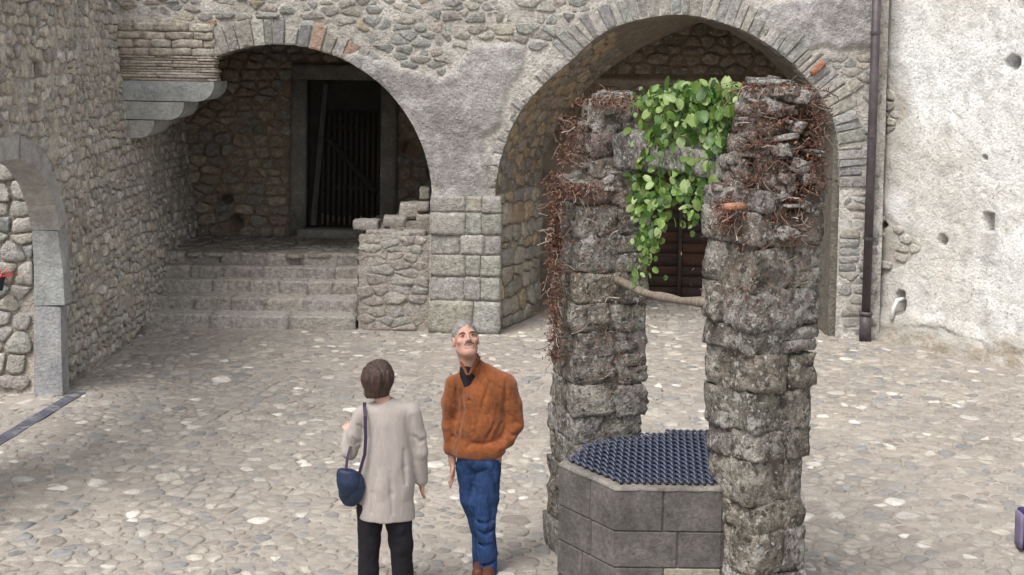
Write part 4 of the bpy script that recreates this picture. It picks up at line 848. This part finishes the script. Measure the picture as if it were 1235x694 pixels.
# ------------------------------------------------------------------ people: implicit surfaces meshed with surface nets
class Sdf:
    def __init__(s, lo, hi, res):
        s.lo = np.array(lo, float); s.res = res; n = np.ceil((np.array(hi)-s.lo)/res).astype(int)+1; s.n = n; s.v = np.full(n, .08, np.float32)
        s.ax = [s.lo[i]+np.arange(n[i])*res for i in range(3)]
    def _sub(s, lo, hi, pad=.07):
        sl = []
        for i in range(3):
            a = max(0, int((lo[i]-pad-s.lo[i])/s.res)); b = min(s.n[i], int((hi[i]+pad-s.lo[i])/s.res)+2); sl.append(slice(a, max(a, b)))
        sl = tuple(sl); return sl, np.meshgrid(*[s.ax[i][sl[i]] for i in range(3)], indexing='ij', sparse=True)
    def _mix(s, sl, d, k, sub=False):
        v = s.v[sl]
        if v.size == 0: return
        d = np.minimum(d, .3).astype(np.float32)
        if sub: d = -d; h = np.clip(.5+.5*(d-v)/k, 0, 1); s.v[sl] = v*(1-h)+d*h+k*h*(1-h)
        else: h = np.clip(.5+.5*(v-d)/k, 0, 1); s.v[sl] = v*(1-h)+d*h-k*h*(1-h)
    rs = 1.0
    def cone(s, a, b, ra, rb, k=.02, sy=1, sub=False):
        ra *= s.rs; rb *= s.rs; k *= s.rs
        a = np.array(a, float); b = np.array(b, float); R_ = max(ra, rb); sl, (X, Y, Z) = s._sub(np.minimum(a, b)-R_, np.maximum(a, b)+R_)
        e = (b-a)*np.array([1, 1/sy, 1]); x = X-a[0]; y = (Y-a[1])/sy; z = Z-a[2]; t = np.clip((x*e[0]+y*e[1]+z*e[2])/(e@e+1e-12), 0, 1)
        d = np.sqrt((x-e[0]*t)**2+(y-e[1]*t)**2+(z-e[2]*t)**2)-(ra+(rb-ra)*t); s._mix(sl, d*min(1, sy), k, sub)
    def path(s, P, R_, k=.02, sy=1):
        for i in range(len(P)-1): s.cone(P[i], P[i+1], R_[i], R_[i+1], k, sy)
    def ell(s, c, r, k=.02, B=None, sub=False):
        c = np.array(c, float); r = np.array(r, float)*s.rs; k *= s.rs; m = r.max(); sl, (X, Y, Z) = s._sub(c-m, c+m); x, y, z = X-c[0], Y-c[1], Z-c[2]
        if B is not None: B = np.array(B, float); x, y, z = x*B[0][0]+y*B[0][1]+z*B[0][2], x*B[1][0]+y*B[1][1]+z*B[1][2], x*B[2][0]+y*B[2][1]+z*B[2][2]
        k0 = np.sqrt((x/r[0])**2+(y/r[1])**2+(z/r[2])**2); k1 = np.sqrt((x/r[0]**2)**2+(y/r[1]**2)**2+(z/r[2]**2)**2)+1e-6; s._mix(sl, k0*(k0-1)/k1, k, sub)
    def groove(s, P, w=.010, k=.018, out=.25, at_=None):
        """a crease pressed into the camera-facing side along sighted points"""
        Q = []
        for (px, py) in P:
            x, y, z = at_(px, py, -.08); i = int(round((x-s.lo[0])/s.res)); l = int(round((z-s.lo[2])/s.res))
            if not (0 <= i < s.n[0] and 0 <= l < s.n[2]): return
            col = s.v[i, :, l]; j = np.argmax(col < 0)
            if col[j] >= 0: return
            Q.append((x, s.lo[1]+j*s.res-w*.75, z))
        n = len(Q); s.path(Q, [w*(.45 if i in (0, n-1) else 1) for i in range(n)], k) if False else [s.cone(Q[i], Q[i+1], w*(.4 if i == 0 else 1), w*(.4 if i == n-2 else 1), k, 1, True) for i in range(n-1)]
    def plane(s, p, nrm, k=.006):     # keep the side the normal points away from
        X, Y, Z = np.meshgrid(*s.ax, indexing='ij', sparse=True); d = (X-p[0])*nrm[0]+(Y-p[1])*nrm[1]+(Z-p[2])*nrm[2]; d = d.astype(np.float32)
        h = np.clip(.5-.5*(s.v-d)/k, 0, 1); s.v = s.v*(1-h)+d*h+k*h*(1-h)
    def wrinkle(s, amp, f, seed):
        X, Y, Z = np.meshgrid(*s.ax, indexing='ij'); m = np.abs(s.v) < .04; x, y, z = X[m], Y[m], Z[m]
        q = vn3(x*f[0]+7, y*f[1]+3, z*f[2]+5, seed); q2 = vn3(x*f[0]*2.3+1, y*f[1]*2.3+8, z*f[2]*2.3, seed+1); s.v[m] += (amp*(1-np.abs(q)*2.2)+amp*.5*q2).astype(np.float32)
    def mesh(s, name, matr, parent, origin=None):
        v = s.v; n = v.shape; ins = v < 0; c = [slice(None, -1), slice(1, None)]; acc = np.zeros((n[0]-1, n[1]-1, n[2]-1, 3)); cnt = np.zeros((n[0]-1, n[1]-1, n[2]-1))
        for ax in range(3):
            for p in (0, 1):
                for q in (0, 1):
                    o = [0, 0, 0]; oth = [i for i in range(3) if i != ax]; o[oth[0]] = p; o[oth[1]] = q; o1 = o[:]; o1[ax] = 1
                    A = v[tuple(c[i] for i in o)]; B = v[tuple(c[i] for i in o1)]; cr = (A < 0) != (B < 0); t = np.where(cr, A/np.where(A == B, 1, A-B), 0)
                    off = np.zeros(acc.shape); off[..., oth[0]] = p; off[..., oth[1]] = q; off[..., ax] = t; acc += off*cr[..., None]; cnt += cr
        act = cnt > 0; idx = np.full(act.shape, -1); idx[act] = np.arange(act.sum()); I = np.stack(np.nonzero(act), -1); V = (I+acc[act]/cnt[act][:, None])*s.res+s.lo; F = []
        for ax in range(3):
            a, b = [(1, 2), (2, 0), (0, 1)][ax]; s0 = [slice(None)]*3; s0[ax] = slice(None, -1); s1 = [slice(None)]*3; s1[ax] = slice(1, None); A = ins[tuple(s0)]; B = ins[tuple(s1)]; E = np.argwhere(A != B)
            E = E[(E[:, a] > 0) & (E[:, b] > 0) & (E[:, a] < n[a]-1) & (E[:, b] < n[b]-1)]
            if len(E) == 0: continue
            def g(da, db): q = E.copy(); q[:, a] -= da; q[:, b] -= db; return idx[q[:, 0], q[:, 1], q[:, 2]]
            Q = np.stack([g(1, 1), g(0, 1), g(0, 0), g(1, 0)], -1); fl = ~A[E[:, 0], E[:, 1], E[:, 2]]; Q[fl] = Q[fl][:, ::-1]; F.append(Q)
        return mk(name, V, np.concatenate(F), matr, parent, origin=origin)
def hand(sd, wrist, tip, side, curl=.3, k=.008, r0=.0085):
    """palm, four bent fingers of unequal length and a thumb off the palm's side; side = direction from little finger to thumb"""
    w = np.array(wrist, float); d = np.array(tip, float)-w; L = np.linalg.norm(d); d /= L; sdv = np.array(side, float); sdv -= d*(sdv@d); sdv /= np.linalg.norm(sdv); pn = np.cross(d, sdv)
    for f in (-.022, -.007, .008, .022): sd.cone(w+sdv*f*.6, w+d*L*.5+sdv*f, .014, .0125, .01)
    for f, l in ((-.027, .80), (-.0095, .93), (.008, 1.0), (.0255, .92)):
        a = w+d*L*.48+sdv*f; b = w+d*L*(.48+(l-.48)*.5)+sdv*f*1.1+pn*curl*.012; c = w+d*L*l+sdv*f*1.1+pn*curl*.045; sd.cone(a, b, r0+.001, r0, .003); sd.cone(b, c, r0, r0-.0015, .003)
    a = w+d*L*.14+sdv*.022; b = w+d*L*.34+sdv*.047+pn*.012; c = w+d*L*.54+sdv*.050+pn*.022; sd.cone(a, b, .014, .0105, .006); sd.cone(b, c, .0105, .0085, .004)

# ---- the man
MY = 9.86
def mp(px, py, dy=0): x, z = at(px, py, MY+dy); return (x, MY+dy, z)
ms = tag(empty('person', (-.15, MY, 0)), 'grey-haired man in rust suede jacket and blue jeans looking up, hand in pocket', 'person')
lo, hi = (-.50, MY-.36, -.01), (.16, MY+.34, 1.86)
hc = np.array(mp(561.5, 410)); Fd = np.array((.17, -.86, .42)); Fd /= np.linalg.norm(Fd); U0 = np.array((-.17, .42, .86)); Sd = np.cross(Fd, U0); Sd /= np.linalg.norm(Sd); Ud = np.cross(Sd, Fd); Bh = np.array([Sd, Fd, Ud])   # side (image left->?), forward, up
HS = 1.13
def hp(s, f, u): return hc+(Sd*s+Fd*f+Ud*u)*HS
def man_body(res):
    b = Sdf(lo, hi, res); b.rs = HS
    b.ell(hp(0, -.018, .030), (.072, .092, .088), .02, Bh); b.ell(hp(0, .022, -.035), (.058, .066, .088), .03, Bh)
    b.ell(hp(0, .060, -.088), (.030, .026, .024), .02, Bh); b.cone(hp(-.045, -.005, -.055), hp(-.022, .055, -.092), .022, .02, .02); b.cone(hp(.045, -.005, -.055), hp(.022, .055, -.092), .022, .02, .02)
    b.cone(hp(-.036, .066, .026), hp(.036, .066, .026), .014, .014, .012)
    for s in (-1, 1):
        b.ell(hp(.031*s, .094, .004), (.019, .017, .0125), .010, Bh, True); b.ell(hp(.044*s, .058, -.022), (.020, .020, .018), .014, Bh)
        b.ell(hp(.031*s, .070, .004), (.014, .014, .012), .003, Bh); b.ell(hp(.076*s, -.008, -.006), (.010, .020, .031), .006, Bh); b.ell(hp(.084*s, .002, -.004), (.006, .010, .018), .004, Bh, True)
    b.cone(hp(0, .080, .018), hp(0, .103, -.024), .008, .0105, .010); b.ell(hp(-.011, .090, -.028), (.009, .009, .008), .006, Bh); b.ell(hp(.011, .090, -.028), (.009, .009, .008), .006, Bh)
    b.cone(hp(-.020, .082, -.064), hp(.020, .082, -.064), .008, .008, .006); b.cone(hp(-.022, .089, -.058), hp(.022, .089, -.058), .0035, .0035, .004, sub=True)
    b.rs = 1; b.cone(hp(0, -.03, -.05), mp(567, 446, .03), .064, .066, .03)
    # trunk and limbs under the clothes
    b.ell(mp(580, 487, .03), (.15, .085, .19), .03); b.cone(mp(552, 464, .03), mp(606, 464, .03), .04, .04, .03); b.ell(mp(577, 548, .03), (.12, .085, .11), .03)
    b.path([mp(549, 464, .02), mp(543, 510, .03), mp(545.5, 558, .02)], [.042, .034, .026], .02); b.path([mp(610, 464, .03), mp(620, 512, .04), mp(603, 538, -.05)], [.042, .034, .026], .02)
    b.path([mp(564, 562, .03), mp(569, 600, .04), mp(578, 634, .07), mp(580, 668, .09), mp(581, 694, .10)], [.055, .048, .038, .034, .034], .01); b.path([mp(588, 562, .01), mp(587, 600, -.01), mp(585, 632, -.03), mp(588, 668, -.01), mp(589, 696, .0)], [.06, .05, .042, .038, .038], .01)
    hand(b, mp(545.5, 559, .02), mp(546.5, 588, -.02), (.25, -1, 0), .5); hand(b, mp(603, 539, -.06), mp(595, 566, -.035), (-.9, -.3, -.3), .2)
    return b
man_body(.0055).mesh('body', M['skin'], ms)
# hair, brows, moustache, eyes
hr = Sdf(lo, hi, .006); hr.rs = HS; hr.ell(hp(0, -.024, .036), (.079, .096, .092), .02, Bh); hr.ell(hp(0, .105, -.035), (.115, .075, .092), .008, Bh, True)
hr.plane(hp(0, -.04, -.030), tuple(-Ud*.8+Fd*.35), .01); hr.ell(hp(-.078, -.004, -.010), (.016, .026, .034), .004, Bh, True); hr.ell(hp(.078, -.004, -.010), (.016, .026, .034), .004, Bh, True); hr.wrinkle(.003, (60, 60, 60), 5); hr.mesh('hair', M['hairg'], ms)
mb = MB(); mb.tube([hp(-.030, .090, -.052), hp(-.015, .100, -.043), hp(.0, .104, -.041), hp(.015, .100, -.043), hp(.030, .090, -.052)], [.003, .0048, .0055, .0048, .003], 8); mb.build('moustache', M['hairg2'], ms, True)
for s in (-1, 1):
    mb = MB(); mb.tube([hp(.014*s, .089, .020), hp(.030*s, .087, .026), hp(.047*s, .074, .020)], [.0035, .0045, .003], 6); mb.build('eyebrow', M['dark'], ms, True)
    mb = MB(); mb.tube([hp(.022*s, .085, .005), hp(.031*s, .0865, .007), hp(.041*s, .080, .005)], [.002, .005, .002], 8); mb.build('eye', M['dark'], ms, True)
jk = Sdf(lo, hi, .0065)
jk.ell(mp(581, 480, .02), (.185, .120, .19), .05); jk.ell(mp(578, 515, .01), (.180, .130, .15), .05); jk.cone(mp(556, 463, .03), mp(604, 462, .03), .062, .062, .05); jk.cone(mp(572, 440, .045), mp(609, 462, .03), .050, .060, .05); jk.cone(mp(566, 446, .045), mp(552, 464, .03), .046, .056, .05)
jk.cone(mp(566, 540, .01), mp(590, 540, .01), .122, .122, .03); jk.cone(mp(569, 446, .03), mp(568, 434, .05), .082, .068, .03)
jk.path([mp(549, 464, .02), mp(543, 486, .02), mp(542.5, 512, .03), mp(545, 540, .02), mp(545.5, 557, .02)], [.072, .062, .056, .050, .040], .025)
jk.path([mp(611, 465, .02), mp(618, 488, .03), mp(621, 513, .04), mp(611, 531, -.01), mp(604, 538, -.06)], [.078, .070, .065, .056, .043], .022)
jk.cone(mp(545.5, 553, .02), mp(545.5, 557, .02), .044, .044, .01)
# elastic waist
jk.plane(mp(580, 551), (0, 0, -1), .02); jk.cone(mp(565, 424, .02), mp(567, 452, .02), .058, .056, .012, sub=True); jk.cone(mp(563, 452, -.10), mp(560, 436, -.10), .003, .017, .01, sub=True); jk.cone(mp(556, 437, -.02), mp(563, 452, -.085), .014, .012, .008); jk.cone(mp(578, 431, -.01), mp(566, 452, -.085), .015, .012, .008)
jk.cone(mp(563, 455, -.112), mp(571, 545, -.135), .006, .006, .008); jk.cone(mp(566, 455, -.118), mp(574, 545, -.14), .003, .003, .006, sub=True)
jk.wrinkle(.006, (9, 7, 4.5), 21)
for P, w in (([(563,458),(566,485),(569,512),(571,540)], .006), ([(590,462),(582,490),(573,520),(563,540)], .010), ([(602,490),(596,512),(586,530)], .008), ([(556,470),(558,495),(552,525),(551,542)], .010),
        ([(610,460),(610,485),(606,512),(596,530)], .014), ([(614,500),(621,512),(629,515)], .010), ([(608,520),(618,527),(627,527)], .009), ([(617,478),(624,490),(629,500)], .008), ([(550,462),(551,490),(552,520)], .011), ([(538,500),(545,508),(551,510)], .007), ([(539,522),(545,530),(551,530)], .007), ([(540,480),(546,490)], .007),
        ([(560,540),(570,534),(585,535),(600,531)], .007), ([(584,445),(592,462),(604,470)], .008)): jk.groove(P, w, .018, .1, mp)
jk.wrinkle(.0025, (22, 16, 9), 27); jk.mesh('jacket', M['suede'], ms)
sh = Sdf(lo, hi, .008); sh.cone(mp(564, 447, .0), mp(566, 470, .0), .056, .06, .02); sh.mesh('shirt', M['white'] if False else M['black'], ms)
jn = Sdf(lo, hi, .0065); jn.ell(mp(578, 552, .02), (.158, .12, .10), .03)
jn.path([mp(564, 562, .03), mp(569, 600, .04), mp(578, 634, .07), mp(580, 668, .09), mp(581, 697, .10)], [.088, .078, .064, .060, .064], .02)
jn.path([mp(588, 562, .01), mp(587, 600, -.01), mp(585, 632, -.03), mp(588, 668, -.01), mp(589, 700, .0)], [.098, .088, .070, .068, .070], .02)
jn.plane(mp(585, 701), (0, 0, -1), .006); jn.plane(mp(578, 541), (0, 0, 1), .006); 
for P, w in (([(571,556),(570,590),(574,620)], .010), ([(563,562),(573,572),(588,566)], .007), ([(598,556),(594,575),(600,590)], .007), ([(572,628),(584,632),(597,628)], .008), ([(575,640),(585,645),(598,638)], .008), ([(573,655),(583,660),(594,656)], .007), ([(590,600),(594,620),(590,640)], .007), ([(575,680),(586,684),(599,678)], .007)): jn.groove(P, w, .016, .1, mp)
jn.wrinkle(.005, (10, 10, 6), 31); jn.wrinkle(.002, (20, 20, 26), 37); jn.mesh('jeans', M['jeans'], ms)
for (px, py, dy) in ((579, 697, .05), (590, 700, -.05)):
    s = Sdf((lo[0], MY-.4, -.01), (hi[0], hi[1], .25), .008); x, z = at(px, py, MY+dy); s.cone((x, MY+dy+.06, .045), (x-.015, MY+dy-.12, .035), .045, .04, .02); s.plane((0, 0, .005), (0, 0, -1), .004); s.mesh('shoe', M['shoe'], ms)

# ---- the woman, seen from behind
WY = 9.33
def wp(px, py, dy=0): x, z = at(px, py, WY+dy); return (x, WY+dy, z)
ws = tag(empty('person', (-.78, WY, 0)), 'woman seen from behind with dark bob, long pale grey cardigan and black trousers', 'person')
lo, hi = (-1.16, WY-.30, -.01), (-.46, WY+.40, 1.68)
b = Sdf(lo, hi, .0065); h0 = np.array(wp(457, 456, .03)); b.ell(h0, (.074, .092, .105), .02); b.ell(h0+np.array((-.02, .06, -.05)), (.05, .05, .06), .02); b.cone(h0+np.array((-.03, .09, -.01)), h0+np.array((-.036, .108, -.035)), .008, .011, .01)
for s in (-1, 1): b.ell(h0+np.array((.074*s, .0, -.02)), (.01, .02, .03), .005); b.ell(h0+np.array((.03*s-.02, .095, 0)), (.014, .012, .01), .006, None, True)
b.cone(h0+np.array((-.045, .098, -.07)), h0+np.array((.005, .103, -.07)), .006, .006, .005)
b.cone(h0-np.array((0, .01, .07)), wp(464, 489, .02), .048, .055, .02); b.ell(wp(466, 525, .02), (.14, .09, .22), .04); b.cone(wp(444, 499, .02), wp(488, 499, .02), .036, .036, .03); b.ell(wp(466, 600, .03), (.13, .09, .12), .03)
b.path([wp(439, 501, .02), wp(423, 543, .05), wp(420, 522, .24)], [.034, .032, .024], .02); b.path([wp(496, 500, .02), wp(507, 540, .03), wp(509, 577, .07)], [.042, .034, .024], .02)
b.path([wp(448, 610, .02), wp(445, 665, .03), wp(444, 722, .06)], [.075, .05, .04], .02); b.path([wp(481, 610, .02), wp(484, 665, .02), wp(488, 722, .05)], [.075, .05, .04], .02)
hand(b, wp(509, 578, .07), wp(508, 602, .12), (-.4, 1, .2), .4, r0=.0075); hand(b, wp(420, 521, .25), wp(417, 507, .33), (1, 0, .4), .4, r0=.0075); b.mesh('body', M['skin2'], ws)
hb = Sdf(lo, hi, .006); hb.ell(h0+np.array((0, -.012, .022)), (.100, .112, .106), .02); hb.cone(h0+np.array((-.01, -.015, -.01)), h0+np.array((-.01, -.02, -.085)), .107, .086, .03)
hb.ell(h0+np.array((-.03, .145, -.04)), (.075, .085, .12), .02, None, True); hb.plane(tuple(h0+np.array((0, 0, -.128))), (.10, -.10, -1), .02)
hb.wrinkle(.006, (34, 34, 4), 41); hb.mesh('hair', M['hairb'], ws)
cg = Sdf(lo, hi, .0065); cg.cone(wp(443, 497, .02), wp(491, 496, .02), .058, .058, .05); cg.cone(wp(463, 486, .02), wp(463, 492, .02), .062, .07, .03)
cg.cone(wp(467, 512, .02), wp(465, 640, .02), .160, .198, .04, .66); cg.plane(wp(465, 626), (0, 0, -1), .006)
cg.path([wp(438, 499, .02), wp(428, 525, .03), wp(422, 545, .05), wp(420, 536, .14), wp(420, 524, .23)], [.060, .056, .053, .048, .042], .02)
cg.path([wp(497, 498, .02), wp(504, 525, .02), wp(507, 545, .03), wp(509, 579, .07)], [.060, .054, .050, .043], .02)
cg.cone(wp(463, 478, .02), wp(463, 489, .02), .054, .050, .01, sub=True)
for (x, y0, y1, d) in ((474, 585, 640, -.155), (452, 600, 640, -.15)): cg.cone(wp(x-1, y0, d+.02), wp(x, y1, d-.005), .004, .016, .02, sub=True)

for P, w in (([(471,570),(473,595),(474,618)], .007), ([(453,575),(450,595),(448,618)], .006), ([(487,545),(488,565),(489,585)], .009), ([(496,505),(496,530),(499,560)], .010), ([(442,500),(440,530),(437,560)], .009), ([(500,530),(506,536),(512,534)], .007), ([(424,530),(430,538),(437,536)], .007), ([(430,515),(436,520)], .006)): cg.groove(P, w, .02, .1, wp)
cg.wrinkle(.005, (10, 10, 5), 45); cg.mesh('cardigan', M['knit'], ws)
tr = Sdf(lo, hi, .007); tr.ell(wp(465, 603, .03), (.145, .095, .11), .03); tr.path([wp(447, 612, .02), wp(445, 660, .03), wp(444, 722, .05)], [.092, .072, .070], .015); tr.path([wp(480, 612, .02), wp(484, 660, .02), wp(488, 722, .04)], [.100, .075, .070], .015)
tr.plane((0, 0, .05), (0, 0, -1), .006); tr.wrinkle(.005, (12, 12, 10), 47); tr.mesh('trousers', M['black'], ws)
for (px, dy) in ((444, .05), (488, .04)):
    s = Sdf((lo[0], lo[1], -.01), (hi[0], hi[1]+.1, .2), .009); x, z = at(px, 722, WY+dy); s.cone((x, WY+dy-.05, .04), (x, WY+dy+.14, .034), .04, .036, .02); s.plane((0, 0, .005), (0, 0, -1), .004); s.mesh('shoe', M['black'], ws)
HB = tag(empty('handbag', wp(422, 588, -.08)), 'navy blue shoulder bag with rounded flap hanging at the woman\'s left side', 'handbag')
bs = Sdf((-1.2, WY-.25, .55), (-.85, WY+.12, 1.05), .006); c = np.array(wp(422, 586, -.07)); 
bs.path([c+(-.012, 0, .075), c+(.012, 0, .0), c+(.008, 0, -.06)], [.070, .082, .078], .02, .62); bs.plane(tuple(c+(0, 0, .105)), (.15, 0, 1), .015); bs.wrinkle(.002, (15, 15, 15), 3); bs.mesh('bag_body', M['bag'], HB)
bs = Sdf((-1.2, WY-.25, .55), (-.85, WY+.12, 1.05), .006); bs.path([c+(-.014, -.020, .078), c+(-.006, -.026, .02), c+(-.020, -.030, -.035)], [.072, .070, .040], .02, .62); bs.plane(tuple(c+(0, 0, .11)), (.15, 0, 1), .015); bs.plane(tuple(c+(0, .02, 0)), (0, 1, 0), .004); bs.mesh('flap', M['bag'], HB)
mb = MB()
def ribbon(P, w, t=.004):
    P = [Vector(p) for p in P]
    for i in range(len(P)-1):
        a, b_ = P[i], P[i+1]; s = Vector((w/2, 0, 0)); d = Vector((0, t, 0)); mb.add([a-s-d, a+s-d, b_+s-d, b_-s-d, a-s+d, a+s+d, b_+s+d, b_-s+d], [(0,1,2,3),(7,6,5,4),(0,3,7,4),(1,5,6,2)])
ribbon([wp(441, 487.0, .06), wp(439.5, 485.5, .02), wp(439.5, 490, -.035), wp(440.5, 502, -.085), wp(441, 530, -.10), wp(440, 548, -.10), wp(433, 572, -.09)], .021)
ribbon([wp(417, 570, -.08), wp(419, 552, -.045), wp(424, 535, .0), wp(434, 510, .09), wp(440, 487, .07)], .018); mb.build('strap', M['strap'], HB)

# ------------------------------------------------------------------ odds at the frame's edges
FP = tag(empty('flower_pot', (*(lambda p: (p[0], 14.6))(at(1, 325, 14.6)), at(1, 335, 14.6)[1])), 'small dark pot of red flowers on the inner wall at the far left edge', 'flower pot')
c = FP.location; mb = MB(); mb.tube([(c.x-.03, c.y, c.z-.13), (c.x-.03, c.y, c.z-.02), (c.x-.03, c.y, c.z)], [.05, .07, .075], 12); mb.build('pot', M['irond'], FP, True)
r = random.Random(9); mb = MB()
for i in range(60):
    p = Vector((c.x+r.gauss(.04, .05), c.y+r.gauss(0, .03), c.z+.03+r.gauss(0, .025))); a = Vector((r.gauss(0, 1), r.gauss(0, 1), r.gauss(0, 1))).normalized()*.016; b_ = a.cross(Vector((r.random(), r.random(), r.random()))).normalized()*.014; mb.add([p-a, p+b_, p+a, p-b_], [(0,1,2,3)])
tag(mb.build('petals', M['red'], FP), kind='stuff')
PB = tag(empty('purple_bag', (3.66, 10.5, 0)), 'upright purple bag with pale edge, cut off by the right edge of the picture', 'bag')
def pbx(px): return at(px, 640, 10.5)[0]
zb_, zt_ = 0.02, at(1232, 617, 10.5)[1]
z1_ = at(1232, 660, 10.5)[1]
V, F = rblock((pbx(1233)+.15, 10.55, (zt_+.0+z1_)/2), (.30, .14, zt_-z1_), random.Random(4), 6, .012, 0, .12); mk('bag_body', V, F, M['purple'], PB)
V, F = rblock((pbx(1231)-.0, 10.53, (zt_+z1_)/2-.01), (.022, .13, (zt_-z1_)*.96), random.Random(5), 4, .02, 0, .1); mk('piping', V, F, M['lilac'], PB)
V, F = rblock((pbx(1233)+.15, 10.55, z1_/2), (.24, .11, z1_), random.Random(6), 4, .012, 0, .12); mk('bag_base', V, F, M['purple'], PB)

mb = MB(); hx = pbx(1233)+.15; mb.tube([(hx-.07, 10.53, zt_-.02), (hx-.065, 10.53, zt_+.10), (hx-.02, 10.53, zt_+.15), (hx+.03, 10.53, zt_+.15), (hx+.07, 10.53, zt_+.10), (hx+.075, 10.53, zt_-.02)], .008, 8); mb.build('handle', M['strap'], PB, True)
mb = MB(); mb.box((hx-.10, 10.462, z1_+.05), (hx+.11, 10.476, z1_+.17)); mb.build('pocket', M['purple'], PB)
